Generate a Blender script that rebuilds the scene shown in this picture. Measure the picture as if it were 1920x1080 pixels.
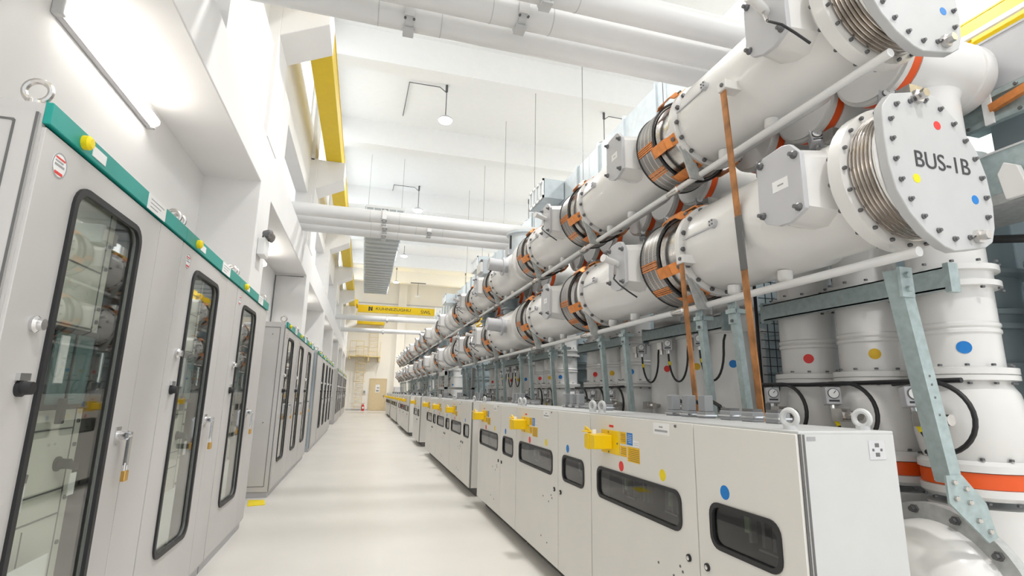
import bpy, math, random
from math import sin, cos, pi, radians, sqrt, atan2
from mathutils import Vector, Matrix
random.seed(7)
for o in list(bpy.data.objects): bpy.data.objects.remove(o)
SC = bpy.context.scene
COL = SC.collection
H = 1.45                                   # eye height
# ---------------------------------------------------------------- camera
v1 = Vector((680-960, -(734-540))); v2 = Vector((1049-960, -(-4200-540)))
f_px = sqrt(-(v1.x*v2.x+v1.y*v2.y))
Yc = Vector((v1.x, v1.y, -f_px)).normalized()
Zc = Vector((v2.x, v2.y, -f_px)); Zc = (Zc-Yc*Zc.dot(Yc)).normalized()
Xc = Yc.cross(Zc)
cam = bpy.data.cameras.new('camera'); camo = bpy.data.objects.new('camera', cam); COL.objects.link(camo)
cam.sensor_width = 36; cam.lens = f_px/1920*36; cam.clip_start = 0.05; cam.clip_end = 200
camo.matrix_world = Matrix.Translation((0, 0, H)) @ Matrix((Xc, Yc, Zc)).to_4x4()
SC.camera = camo
# ---------------------------------------------------------------- world, exposure
w = bpy.data.worlds.new('world'); SC.world = w; w.use_nodes = True
bg = w.node_tree.nodes['Background']; bg.inputs[0].default_value = (0.93, 0.97, 1.0, 1); bg.inputs[1].default_value = 0.8
SC.view_settings.view_transform = 'Standard'; SC.view_settings.look = 'None'
SC.view_settings.gamma = 1; SC.view_settings.use_curve_mapping = False
SC.view_settings.exposure = 0.54
WINDOW_POWER = 1.45; PENDANT_POWER = 1000.0; TUBE_POWER = 9.0

# ---------------------------------------------------------------- materials
def mat(name, col, rough=0.5, metal=0.0, noise=0.03, scale=6.0, emit=0.0, coat=0.0, bump=0.0, spec=0.5, ecol=None):
    m = bpy.data.materials.new(name); m.use_nodes = True
    nt = m.node_tree; b = nt.nodes['Principled BSDF']
    b.inputs['Roughness'].default_value = rough; b.inputs['Metallic'].default_value = metal
    b.inputs['Coat Weight'].default_value = coat; b.inputs['Specular IOR Level'].default_value = spec
    b.inputs['Coat Roughness'].default_value = 0.08
    tc = nt.nodes.new('ShaderNodeTexCoord'); n = nt.nodes.new('ShaderNodeTexNoise')
    n.inputs['Scale'].default_value = scale; n.inputs['Detail'].default_value = 4
    nt.links.new(tc.outputs['Object'], n.inputs['Vector'])
    r = nt.nodes.new('ShaderNodeValToRGB')
    r.color_ramp.elements[0].position = .3; r.color_ramp.elements[1].position = .7
    r.color_ramp.elements[0].color = (*[max(0, c*(1-noise)) for c in col], 1)
    r.color_ramp.elements[1].color = (*[min(1, c*(1+noise)) for c in col], 1)
    nt.links.new(n.outputs['Fac'], r.inputs['Fac']); nt.links.new(r.outputs['Color'], b.inputs['Base Color'])
    if bump:
        bp = nt.nodes.new('ShaderNodeBump'); bp.inputs['Strength'].default_value = bump; bp.inputs['Distance'].default_value = .01
        nt.links.new(n.outputs['Fac'], bp.inputs['Height']); nt.links.new(bp.outputs['Normal'], b.inputs['Normal'])
    if emit:
        b.inputs['Emission Color'].default_value = (*(ecol or col), 1); b.inputs['Emission Strength'].default_value = emit
    return m
M = {}
M['wall'] = mat('wall_paint', (.84, .83, .82), .85, noise=.015, scale=2)
M['ceil'] = mat('ceiling_paint', (.86, .86, .86), .9, noise=.01)
M['farwall'] = mat('far_wall_paint', (.86, .83, .77), .85, noise=.02, scale=.7)
M['floor'] = mat('epoxy_floor', (.655, .63, .59), .36, noise=.045, scale=.9, coat=.08)
M['cab'] = mat('cabinet_grey', (.55, .535, .525), .42, noise=.02, scale=3)
M['cab2'] = mat('cabinet_light', (.74, .72, .68), .40, noise=.015, scale=3)
M['cabtop'] = mat('cabinet_top', (.56, .565, .565), .35, noise=.02)
M['cabblue'] = mat('cabinet_blue_grey', (.42, .47, .51), .45)
M['teal'] = mat('teal_band', (.0, .30, .26), .4)
M['rubber'] = mat('black_rubber', (.018, .018, .02), .5)
M['dark'] = mat('dark_interior', (.05, .05, .05), .6)
M['seam'] = mat('seam_grey', (.13, .13, .13), .6)
M['cream'] = mat('cream_panel', (.62, .62, .55), .5)
M['relay'] = mat('relay_teal', (.10, .17, .17), .4)
M['plug'] = mat('connector_grey', (.27, .28, .29), .45)
M['white'] = mat('white_label', (.85, .85, .85), .5)
M['text'] = mat('printed_text', (.04, .04, .045), .6)
M['greytext'] = mat('grey_print', (.35, .35, .36), .6)
M['chrome'] = mat('chrome', (.75, .75, .76), .18, 1.0)
M['steel'] = mat('stainless', (.62, .60, .58), .25, 1.0, noise=.1, scale=20)
M['bellows'] = mat('bellows_steel', (.60, .56, .52), .22, 1.0, noise=.08, scale=14)
M['brass'] = mat('brass', (.70, .42, .12), .3, .8)
M['copper'] = mat('copper_strap', (.80, .30, .09), .42, .55, noise=.15, scale=18)
M['bar'] = mat('oxidised_copper_bar', (.42, .19, .07), .5, .55, noise=.45, scale=9)
M['enamel'] = mat('duct_enamel', (.755, .745, .73), .27, noise=.01, coat=.3)
M['hatch'] = mat('hatch_grey', (.52, .52, .54), .42)
M['plate'] = mat('end_plate', (.50, .505, .51), .38)
M['pipe'] = mat('aluminium_pipe_paint', (.76, .76, .76), .36, noise=.01)
M['bolt'] = mat('dark_bolt', (.16, .16, .165), .4, .7)
M['galv'] = mat('galvanised', (.39, .47, .475), .45, .35, noise=.12, scale=25)
M['galv2'] = mat('galvanised_grey', (.46, .47, .465), .45, .3, noise=.12, scale=25)
M['rearblue'] = mat('rear_blue_grey', (.30, .36, .385), .38, coat=.2)  # even dark blue-grey shared by the rear tanks and risers
M['yellow'] = mat('crane_yellow', (.80, .56, .0), .45)
M['yellow2'] = mat('latch_yellow', (.88, .58, .0), .4)
M['ylabel'] = mat('yellow_label', (.80, .47, .01), .5)
M['blue'] = mat('blue_mark', (.0, .19, .58), .45)
M['red'] = mat('red_mark', (.75, .03, .025), .45)
M['ydot'] = mat('yellow_mark', (.85, .66, .0), .45)
M['odot'] = mat('ochre_mark', (.72, .44, .01), .45)
M['orange'] = mat('orange_ring', (.80, .10, .01), .45)
M['green'] = mat('green_indicator', (.02, .42, .10), .5)
M['fluo'] = mat('indicator_pale_green', (.55, .75, .45), .5)
M['door'] = mat('beige_door', (.66, .54, .34), .5)
M['ladder'] = mat('ladder_cream', (.70, .56, .27), .5)
M['ext'] = mat('extinguisher_red', (.62, .02, .02), .3)
M['duct'] = mat('galvanised_duct', (.52, .57, .60), .4, .15, noise=.06, scale=8)
M['lamp'] = mat('lamp_diffuser', (1, 1, 1), .5, emit=14, ecol=(1, .98, .94))
M['tube'] = mat('fluorescent_tube', (1, 1, 1), .5, emit=TUBE_POWER, ecol=(1, .95, .87))
M['sky'] = mat('daylight_pane', (1, 1, 1), .5, emit=WINDOW_POWER, ecol=(.92, .97, 1.0))
def screen_mat():                                             # slotted metal band
    m = mat('slotted_screen', (.55, .54, .53), .35, .6)
    nt = m.node_tree; b = nt.nodes['Principled BSDF']
    tc = nt.nodes.new('ShaderNodeTexCoord'); sp = nt.nodes.new('ShaderNodeSeparateXYZ')
    nt.links.new(tc.outputs['Object'], sp.inputs[0])
    at = nt.nodes.new('ShaderNodeMath'); at.operation = 'ARCTAN2'
    nt.links.new(sp.outputs['Z'], at.inputs[0]); nt.links.new(sp.outputs['X'], at.inputs[1])
    def frac(src, k):
        a = nt.nodes.new('ShaderNodeMath'); a.operation = 'MULTIPLY'; a.inputs[1].default_value = k; nt.links.new(src, a.inputs[0])
        f = nt.nodes.new('ShaderNodeMath'); f.operation = 'FRACT'; nt.links.new(a.outputs[0], f.inputs[0]); return f.outputs[0]
    def gt(src, v):
        a = nt.nodes.new('ShaderNodeMath'); a.operation = 'GREATER_THAN'; a.inputs[1].default_value = v; nt.links.new(src, a.inputs[0]); return a.outputs[0]
    g1 = gt(frac(at.outputs[0], 34.0), .42); g2 = gt(frac(sp.outputs['Y'], 16.0), .16)
    mu = nt.nodes.new('ShaderNodeMath'); mu.operation = 'MULTIPLY'; nt.links.new(g1, mu.inputs[0]); nt.links.new(g2, mu.inputs[1])
    mx = nt.nodes.new('ShaderNodeMix'); mx.data_type = 'RGBA'
    mx.inputs[6].default_value = (.60, .58, .56, 1); mx.inputs[7].default_value = (.12, .115, .11, 1)
    nt.links.new(mu.outputs[0], mx.inputs[0]); nt.links.new(mx.outputs[2], b.inputs['Base Color'])
    return m
M['screen'] = screen_mat()
def glass_mat(name, tint, gloss):
    m = bpy.data.materials.new(name); m.use_nodes = True; nt = m.node_tree; nt.nodes.clear()
    o = nt.nodes.new('ShaderNodeOutputMaterial'); mx = nt.nodes.new('ShaderNodeMixShader')
    t = nt.nodes.new('ShaderNodeBsdfTransparent'); t.inputs[0].default_value = (*tint, 1)
    g = nt.nodes.new('ShaderNodeBsdfGlossy'); g.inputs['Roughness'].default_value = .02
    lw = nt.nodes.new('ShaderNodeLayerWeight'); lw.inputs['Blend'].default_value = .5
    pw = nt.nodes.new('ShaderNodeMath'); pw.operation = 'POWER'; pw.inputs[1].default_value = 3.0; nt.links.new(lw.outputs['Facing'], pw.inputs[0])
    ml = nt.nodes.new('ShaderNodeMath'); ml.operation = 'MULTIPLY_ADD'; ml.inputs[1].default_value = gloss; ml.inputs[2].default_value = .04; nt.links.new(pw.outputs[0], ml.inputs[0])
    nt.links.new(ml.outputs[0], mx.inputs[0]); nt.links.new(t.outputs[0], mx.inputs[1]); nt.links.new(g.outputs[0], mx.inputs[2])
    nt.links.new(mx.outputs[0], o.inputs['Surface']); return m
M['glass'] = glass_mat('cabinet_glass', (.95, .97, .95), .8)
M['smoke'] = glass_mat('smoked_glass', (.6, .6, .6), .8)

# ---------------------------------------------------------------- mesh builder
def basis(ax):
    a = Vector(ax).normalized(); h = Vector((0, 0, 1)) if abs(a.z) < .9 else Vector((1, 0, 0))
    u = a.cross(h).normalized(); return a, u, a.cross(u).normalized()
class MB:
    def __init__(s): s.v = []; s.f = []
    def add(s, vs, fs):
        k = len(s.v); s.v += [tuple(p) for p in vs]; s.f += [tuple(i+k for i in f) for f in fs]; return s
    def box(s, x0, x1, y0, y1, z0, z1):
        return s.add([(x0,y0,z0),(x1,y0,z0),(x1,y1,z0),(x0,y1,z0),(x0,y0,z1),(x1,y0,z1),(x1,y1,z1),(x0,y1,z1)],
                     [(0,3,2,1),(4,5,6,7),(0,1,5,4),(1,2,6,5),(2,3,7,6),(3,0,4,7)])
    def bar(s, p, q, wd, dp, side=(0, 1, 0)):                 # rectangular bar from p to q
        p, q = Vector(p), Vector(q); a = (q-p).normalized(); u = (Vector(side)-a*a.dot(Vector(side))).normalized(); n = a.cross(u)
        vs = [c+u*i*wd/2+n*j*dp/2 for c in (p, q) for i, j in ((-1,-1),(1,-1),(1,1),(-1,1))]
        return s.add(vs, [(0,1,2,3),(7,6,5,4),(0,4,5,1),(1,5,6,2),(2,6,7,3),(3,7,4,0)])
    def lathe(s, prof, o=(0,0,0), ax=(0,0,1), n=32, caps=True):  # prof: (t along axis, radius)
        a, u, w_ = basis(ax); o = Vector(o); vs = []; fs = []
        for t, r in prof:
            for i in range(n):
                an = 2*pi*i/n; vs.append(o+a*t+(u*cos(an)+w_*sin(an))*r)
        for j in range(len(prof)-1):
            for i in range(n):
                k = (i+1) % n; fs.append((j*n+i, j*n+k, (j+1)*n+k, (j+1)*n+i))
        if caps:
            fs.append(tuple(range(n-1, -1, -1))); fs.append(tuple((len(prof)-1)*n+i for i in range(n)))
        return s.add(vs, fs)
    def ringp(s, prof, o=(0,0,0), ax=(0,0,1), n=32):          # closed profile ring
        return s.lathe(list(prof)+[prof[0]], o, ax, n, False)
    def cyl(s, p, q, r, n=16):
        p, q = Vector(p), Vector(q); return s.lathe([(0, r), ((q-p).length, r)], p, q-p, n)
    def tube(s, pts, r, n=8):
        pts = [Vector(p) for p in pts]; vs = []; fs = []; pu = None
        for i, p in enumerate(pts):
            a = (pts[min(i+1, len(pts)-1)]-pts[max(i-1, 0)]).normalized()
            if pu is None: _, u, _w = basis(a)
            else: u = (pu-a*pu.dot(a)).normalized()
            pu = u; w_ = a.cross(u)
            for k in range(n): vs.append(p+(u*cos(2*pi*k/n)+w_*sin(2*pi*k/n))*r)
        for j in range(len(pts)-1):
            for i in range(n): k = (i+1) % n; fs.append((j*n+i, j*n+k, (j+1)*n+k, (j+1)*n+i))
        fs.append(tuple(range(n-1, -1, -1))); fs.append(tuple((len(pts)-1)*n+i for i in range(n)))
        return s.add(vs, fs)
    def torus(s, o, ax, R, r, n=20, m=8):
        return s.ringp([(r*sin(2*pi*j/m), R+r*cos(2*pi*j/m)) for j in range(m)], o, ax, n)
    def prism(s, poly, f0, f1):                               # poly 2D, f0/f1 map (a,b)->3D
        n = len(poly); vs = [f0(*p) for p in poly]+[f1(*p) for p in poly]
        fs = [tuple(range(n-1, -1, -1)), tuple(range(n, 2*n))]+[(i, (i+1) % n, n+(i+1) % n, n+i) for i in range(n)]
        return s.add(vs, fs)
    def frame(s, outer, inner, f0, f1):
        n = len(outer); vs = [f0(*p) for p in outer]+[f0(*p) for p in inner]+[f1(*p) for p in outer]+[f1(*p) for p in inner]; fs = []
        for i in range(n):
            k = (i+1) % n
            fs += [(i, k, n+k, n+i), (2*n+i, 3*n+i, 3*n+k, 2*n+k), (i, 2*n+i, 2*n+k, k), (n+i, n+k, 3*n+k, 3*n+i)]
        return s.add(vs, fs)
    def bolt(s, o, ax, r=.016, h=.014): return s.lathe([(0, r), (h*.8, r), (h, r*.8)], o, ax, 6)
    def build(s, name, m, parent=None, smooth=True, bevel=0.0, loc=None):
        me = bpy.data.meshes.new(name); me.from_pydata(s.v, [], s.f); me.validate(); 
        import bmesh
        bm = bmesh.new(); bm.from_mesh(me); bmesh.ops.recalc_face_normals(bm, faces=bm.faces); bm.to_mesh(me); bm.free()
        me.materials.append(M[m] if isinstance(m, str) else m)
        if smooth:
            me.polygons.foreach_set('use_smooth', [True]*len(me.polygons)); me.set_sharp_from_angle(angle=radians(35))
        o = bpy.data.objects.new(name, me); COL.objects.link(o)
        if parent: o.parent = parent
        if loc: o.location = loc
        if bevel:
            b = o.modifiers.new('bevel', 'BEVEL'); b.width = bevel; b.segments = 2; b.limit_method = 'ANGLE'
        return o
def rr(cx, cy, w_, h_, r, n=5):
    out = []
    for sx, sy, a0 in ((1,1,0),(-1,1,90),(-1,-1,180),(1,-1,270)):
        for i in range(n+1):
            a = radians(a0+90*i/n); out.append((cx+sx*(w_/2-r)+r*cos(a), cy+sy*(h_/2-r)+r*sin(a)))
    return out
def PX(x): return lambda a, b: (x, a, b)                      # 2D (y,z) placed at x
def PY(y): return lambda a, b: (a, y, b)
def PZ(z): return lambda a, b: (a, b, z)
def empty(name, label, cat, loc=(0,0,0), group=None):
    o = bpy.data.objects.new(name, None); COL.objects.link(o); o.location = loc; o.empty_display_size = .1
    return tag(o, label, cat, group)
def tag(o, label, cat, group=None):
    o['label'] = label; o['category'] = cat
    if group: o['group'] = group
    return o
def struct(o): o['kind'] = 'structure'; return o
def kids(o, d={}): return [c for c in COL.objects if c.parent == o]
def copy_tree(o, parent=None):
    c = o.copy(); COL.objects.link(c)
    if parent: c.parent = parent
    for ch in list(o.children): copy_tree(ch, c)
    return c
def text(body, size, m, parent, mtx, name='lettering', ext=.001, align='CENTER', sx=1.0):
    cu = bpy.data.curves.new('t', 'FONT'); cu.body = body; cu.size = size; cu.align_x = align; cu.align_y = 'CENTER'; cu.extrude = ext
    t = bpy.data.objects.new('t', cu); COL.objects.link(t); bpy.context.view_layer.update()
    me = bpy.data.meshes.new_from_object(t.evaluated_get(bpy.context.evaluated_depsgraph_get())); bpy.data.objects.remove(t)
    me.materials.clear(); me.materials.append(M[m]); me.transform(mtx @ Matrix.Diagonal((sx, 1, 1, 1)))
    o = bpy.data.objects.new(name, me); COL.objects.link(o)
    if parent: o.parent = parent
    return o
ORD = ['first','second','third','fourth','fifth','sixth','seventh','eighth','ninth','tenth','eleventh','twelfth','thirteenth',
       'fourteenth','fifteenth','sixteenth','seventeenth','eighteenth','nineteenth','twentieth']
def nth(k):
    if k < 20: return ORD[k]
    return {20: 'twenty-first', 21: 'twenty-second', 22: 'twenty-third', 23: 'twenty-fourth'}.get(k, 'far %d' % k)

# ================================================================ HALL
YF = 43.0; YB = -5.0; ZC = H+9.07; XL_IN = -2.04; XL_OUT = -1.40; XR = 9.35
struct(MB().box(-2.6, XR+.3, YB, YF+.3, -.2, 0).build('floor', 'floor', smooth=False))
struct(MB().box(-2.6, XR+.3, YB, YF+.3, ZC, ZC+.25).build('ceiling', 'ceil', smooth=False))
struct(MB().box(-2.3, XR+.3, YF, YF+.3, 0, ZC).build('wall_far', 'farwall', smooth=False))
ZS = H+2.53; ZL = H+3.15                                       # soffit, ledge
PIERS = [6.68+5.5*i for i in range(-2, 7)]
# lower left wall, upper left wall with window openings
mb = MB().box(XL_IN-.25, XL_IN, YB, YF, 0, ZS+.05)
UX = -1.55
WZ0, WZ1 = H+6.0, H+8.5
mb.box(UX-.25, UX, YB, YF, ZL+1.3, WZ0); mb.box(UX-.25, UX, YB, YF, WZ1, ZC)
for p in PIERS:
    mb.box(UX-.25, UX, p-.2, p+.9, WZ0, WZ1)
    mb.box(UX-.25, UX+.1, p-1.9 if p > 0 and p < 7 else p-.1, p+1.62, ZL, ZL+1.3)
mb.box(-2.6, -2.5, YB, YF, ZS, ZL+1.4)
struct(mb.build('wall_left', 'wall', smooth=False))
struct(MB().box(XL_IN-.3, XL_OUT, YB, YF, ZS, ZL).build('trim_1', 'wall', smooth=False, bevel=.012))   # long spandrel beam
n = 2
for i, p in enumerate(PIERS):                                 # piers, pilasters with crane corbels
    m_ = MB().box(XL_IN-.05, XL_OUT+.003, p, p+.7, 0, ZS+.02)
    m_.box(UX-.1, -1.394, p, p+.7, ZL, H+5.35)
    m_.box(UX-.1, -1.47, p, p+.7, H+5.3, ZC)
    m_.prism([(-1.40, H+4.60), (-.79, H+4.90), (-.79, H+5.33), (-1.40, H+5.33)], PY(p), PY(p+.7))
    struct(m_.build('trim_%d' % n, 'wall', smooth=False, bevel=.01)); n += 1
for i, p in enumerate(PIERS[:-1]):                            # clerestory windows
    wy0, wy1 = p+.9, p+5.3
    o = struct(MB().frame(rr((wy0+wy1)/2, (WZ0+WZ1)/2, wy1-wy0, WZ1-WZ0, .01, 1), rr((wy0+wy1)/2, (WZ0+WZ1)/2, wy1-wy0-.14, WZ1-WZ0-.14, .01, 1), PX(UX-.16), PX(UX-.08)).build('window_%d' % (i+1), 'white', smooth=False))
    MB().box(UX-.15, UX-.14, wy0+.06, wy1-.06, WZ0+.06, WZ1-.06).build('pane', 'sky', o, smooth=False)
    g = MB()
    for k in (1, 2, 3): g.box(UX-.14, UX-.09, wy0+(wy1-wy0)*k/4-.02, wy0+(wy1-wy0)*k/4+.02, WZ0+.05, WZ1-.05)
    g.box(UX-.14, UX-.09, wy0+.05, wy1-.05, (WZ0+WZ1)/2-.02, (WZ0+WZ1)/2+.02); g.build('mullion', 'white', o, smooth=False)
# right wall
mb = MB().box(XR, XR+.25, YB, YF, 0, WZ0).box(XR, XR+.25, YB, YF, WZ1, ZC)
for p in PIERS: mb.box(XR, XR+.25, p-.2, p+.9, WZ0, WZ1)
struct(mb.build('wall_right', 'wall', smooth=False))
for i, p in enumerate(PIERS[:-1]):  # right-hand windows are added, their glowing panes brighten the ceiling
    wy0, wy1 = p+.9, p+5.3
    o = struct(MB().frame(rr((wy0+wy1)/2, (WZ0+WZ1)/2, wy1-wy0, WZ1-WZ0, .01, 1), rr((wy0+wy1)/2, (WZ0+WZ1)/2, wy1-wy0-.14, WZ1-WZ0-.14, .01, 1), PX(XR+.10), PX(XR+.18)).build('window_%d' % (i+20), 'white', smooth=False))
    MB().box(XR+.14, XR+.15, wy0+.06, wy1-.06, WZ0+.06, WZ1-.06).build('pane', 'sky', o, smooth=False)
for i, p in enumerate(PIERS):
    m_ = MB().box(XR-.25, XR+.02, p, p+.7, 0, ZC-.01)
    m_.prism([(XR-.24, H+4.62), (XR-.75, H+4.9), (XR-.75, H+5.33), (XR-.24, H+5.33)], PY(p), PY(p+.7))
    struct(m_.build('trim_%d' % n, 'wall', smooth=False)); n += 1
for y in (-4.3, 1.2, 6.7, 12.2, 16.9, 23.0, 28.7, 34.3, 39.5):  # ceiling beams
    struct(MB().box(UX-.1, XR+.02, y, y+.47, H+8.2, ZC+.02).build('trim_%d' % n, 'ceil', smooth=False)); n += 1
struct(MB().box(2.31, 2.95, YF-.35, YF+.02, 0, ZC-.01).build('trim_%d' % n, 'farwall', smooth=False)); n += 1   # pilaster on far wall
struct(MB().box(-2.0, 9.3, YF-.04, YF+.01, H+7.0, H+7.08).build('trim_%d' % n, 'hatch', smooth=False)); n += 1
struct(MB().box(-1.2, .5, YF-.03, YF+.01, 0, .12).build('baseboard_far', 'hatch', smooth=False))
# far door
d = struct(MB().frame(rr(1.13, 1.24, 1.34, 2.48, .01, 1), rr(1.13, 1.20, 1.22, 2.41, .01, 1), PY(YF-.05), PY(YF+.01)).build('door_1', 'door', smooth=False))
MB().box(.53, 1.73, YF-.035, YF, .01, 2.41).build('panel', 'door', d, smooth=False)
MB().box(.95, 1.27, YF-.042, YF-.036, 1.4, 2.0).build('notice', 'white', d, smooth=False)
MB().box(1.0, 1.22, YF-.046, YF-.043, 1.45, 1.6).box(1.05, 1.24, YF-.046, YF-.043, 1.7, 1.8).build('notice_print', 'greytext', d, smooth=False)
MB().cyl((1.63, YF-.04, 1.12), (1.63, YF-.11, 1.12), .02, 10).box(1.5, 1.64, YF-.12, YF-.10, 1.1, 1.14).build('door_handle', 'bolt', d)
MB().box(1.60, 1.66, YF-.05, YF-.034, .98, 1.22).build('lock_plate', 'chrome', d, smooth=False)

# ---------------- yellow crane runway beams and bridge
def runway(x0, x1, label):
    r = empty('crane_runway_beam', label, 'crane beam', (0, 0, H+5.33))
    MB().box(x0, x1, YB+.2, YF-.2, 0, .03).build('bottom_flange', 'yellow', r, smooth=False)
    xm = (x0+x1)/2
    MB().box(x0+.02, x1-.02, YB+.2, YF-.2, .03, .55).build('web', 'yellow', r, smooth=False)
    MB().box(x0+.01, x1-.01, YB+.2, YF-.2, .55, .58).build('top_flange', 'yellow', r, smooth=False)
    MB().box(xm-.03, xm+.03, YB+.2, YF-.2, .58, .64).build('rail', 'steel', r, smooth=False)
    return r
runway(-1.22, -.87, 'long yellow steel crane beam resting on the corbels of the left wall')
rb = runway(8.75, 9.08, 'long yellow steel crane beam high on the right wall behind the grey box')
b = MB()
b.box(8.64, 8.70, YB+.3, YF-.3, .20, .27)
b.build('conductor_rail', 'white', rb, smooth=False)
MB().box(8.70, 8.90, 0, .05, .28, .32).box(8.70, 8.90, 5, 5.05, .28, .32).box(8.70, 8.90, 9, 9.05, .28, .32).build('bracket', 'steel', rb, smooth=False)
cr = empty('overhead_crane', 'yellow overhead travelling crane bridge with dark lettering across the far end', 'crane', (0, 38.3, H+5.58))
MB().box(-.75, 8.58, -.18, .18, 0, .50).box(8.5, 8.8, -.16, .16, .40, .50).build('bridge_girder', 'yellow', cr, smooth=False)
MB().box(-1.2, -.76, -1.1, 1.1, .40, .70).build('end_carriage', 'yellow', cr, smooth=False)
MB().box(8.74, 9.05, -1.1, 1.1, .40, .70).build('end_carriage', 'yellow', cr, smooth=False)
hz = MB().box(4.7, 5.5, -.7, -.22, -.25, .55).build('hoist', 'white', cr, smooth=False)
MB().cyl((4.8, -.45, -.36), (5.4, -.45, -.36), .12, 14).build('hook_block', 'white', hz)
MB().box(5.55, 5.9, -.5, -.2, .25, .45).build('motor', 'yellow', hz, smooth=False)
TM = Matrix.Translation((1.72, -.185, .27)) @ Matrix.Rotation(pi/2, 4, 'X')
text('KUHNEZUGHU', .29, 'text', cr, TM, 'maker_lettering', .003, sx=1.25)
text('SWL', .34, 'text', cr, Matrix.Translation((4.05, -.185, .20)) @ Matrix.Rotation(pi/2, 4, 'X'), 'load_lettering', .003, sx=1.1)
MB().prism([(-.02, .08), (.07, .08), (.07, .30), (.16, .1), (.26, .1), (.26, .40), (.17, .40), (.17, .22), (.08, .40), (-.02, .40)], PY(-.185), PY(-.190)).build('maker_emblem', 'text', cr, smooth=False)

# ---------------- ladder with cage on the far wall
lad = empty('caged_wall_ladder', 'cream caged ladder rising to a small platform on the far wall', 'ladder', (-.3, YF-.3, 0))
MB().bar((-.27, 0, 0), (-.27, 0, 4.3), .05, .03).bar((.27, 0, 0), (.27, 0, 4.3), .05, .03).build('side_rail', 'ladder', lad, smooth=False)
g = MB()
for k in range(14): g.cyl((-.27, 0, .25+k*.3), (.27, 0, .25+k*.3), .018, 6)
g.build('rung', 'ladder', lad)
g = MB()
for z in (2.2, 2.9, 3.6, 4.2, 4.9): g.tube([(-.3, 0, z)]+[(-.42*cos(a), -.62*sin(a)-.02, z) for a in [pi*j/10 for j in range(11)]]+[(.3, 0, z)], .022, 6)
for a in (.4, .95, 1.57, 2.2, 2.75): g.bar((-.42*cos(a), -.62*sin(a)-.02, 2.2), (-.42*cos(a), -.62*sin(a)-.02, 4.9), .04, .012)
g.build('safety_cage', 'ladder', lad)
pf = MB().box(-.95, 1.45, -.55, .28, 4.1, 4.16).build('platform', 'ladder', lad, smooth=False)
g = MB().box(-.9, -.82, -.5, .28, 3.9, 4.1).box(.5, .58, -.5, .28, 3.75, 4.1).box(1.3, 1.38, -.5, .28, 3.75, 4.1)
g.build('support_bracket', 'ladder', lad, smooth=False)
g = MB()
for x in (-.9, -.45, .14, 1.4): g.bar((x, -.5, 4.16), (x, -.5, 5.3), .04, .04)
g.bar((-.9, -.5, 5.3), (.14, -.5, 5.3), .04, .04, (0, 0, 1)).bar((-.9, -.5, 4.75), (.14, -.5, 4.75), .03, .03, (0, 0, 1))
g.build('guard_rail', 'ladder', lad, smooth=False)
g = MB().bar((.56, .1, 4.16), (.56, .1, 7.2), .05, .03).bar((1.2, .1, 4.16), (1.2, .1, 7.2), .05, .03)
for k in range(9): g.cyl((.56, .1, 4.5+k*.3), (1.2, .1, 4.5+k*.3), .018, 6)
g.build('upper_ladder', 'ladder', lad, smooth=False)
MB().box(-1.0, 1.6, -.3, .28, 6.7, 6.9).build('upper_platform', 'yellow', lad, smooth=False)
ex = empty('fire_extinguisher', 'red fire extinguisher standing on the floor at the foot of the far ladder', 'fire extinguisher', (.10, YF-.55, 0))
MB().lathe([(0, .09), (.02, .1), (.38, .1), (.46, .05), (.5, .03)], n=20).build('cylinder', 'ext', ex)
MB().cyl((0, 0, .5), (0, 0, .56), .02, 8).box(-.02, .12, -.015, .015, .55, .57).build('valve', 'bolt', ex)
MB().tube([(0, 0, .54), (-.09, 0, .5), (-.13, 0, .35), (-.11, 0, .15)], .012).build('hose', 'rubber', ex)
MB().box(-.06, .06, -.103, -.09, .15, .3).build('label_plate', 'white', ex, smooth=False)
sw = empty('wall_switch_box', 'small grey switch box on the far wall between ladder and door', 'switch box', (.12, YF, 1.4))
MB().box(-.1, .1, -.1, 0, -.14, .14).build('case', 'hatch', sw, smooth=False, bevel=.01); MB().cyl((0, -.1, .02), (0, -.13, .02), .04, 12).build('rotary_switch', 'rubber', sw)
bx = empty('floor_cabinet', 'grey steel cabinet against the far wall right of the beige door', 'cabinet', (2.65, YF-.75, 0))
MB().box(-.3, .35, -.3, .35, .0, 1.85).build('body', 'hatch', bx, smooth=False, bevel=.01); MB().box(-.27, .32, -.315, -.30, .05, 1.8).build('door', 'hatch', bx, smooth=False)

# ---------------- louvred supply duct, right hand duct
dk = empty('ventilation_duct', 'pale ribbed ventilation duct hanging over the aisle behind the middle pipes', 'duct', (0, 0, 0))
MB().box(-.36, 1.0, 19.0, 33.3, H+6.05, H+6.72).build('casing', 'duct', dk, smooth=False)
g = MB(); y = 19.1
while y < 33.3: g.box(-.40, 1.04, y, y+.06, H+5.99, H+6.76); y += .62
g.build('rib', 'duct', dk, smooth=False)
g = MB(); y = 19.35
while y < 33.2: g.box(-.34, .98, y, y+.10, H+6.035, H+6.05); y += .31
g.build('louvre_blade', 'hatch', dk, smooth=False)
g = MB().box(-.36, 1.02, 18.96, 19.0, H+6.68, H+6.78).box(-.36, 1.02, 18.96, 19.0, H+6.05, H+6.12)
for k in range(6): g.box(-.37+k*.272, -.33+k*.272, 18.95, 19.0, H+6.05, H+6.78)
g.build('end_grille', 'white', dk, smooth=False)
g = MB()
for y in (19.6, 23.8, 28, 32.2):
    for x in (-.3, .95): g.cyl((x, y, H+6.7), (x, y, ZC), .005, 6)
g.build('hanger_rod', 'bolt', dk)
dr = empty('ventilation_duct', 'shiny galvanised square duct running above the upper bus tube', 'duct', (0, 0, 0))
MB().box(4.1, 5.0, 3.2, 33, H+4.15, H+4.8).build('casing', 'duct', dr, smooth=False)
y = 3.3
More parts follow.
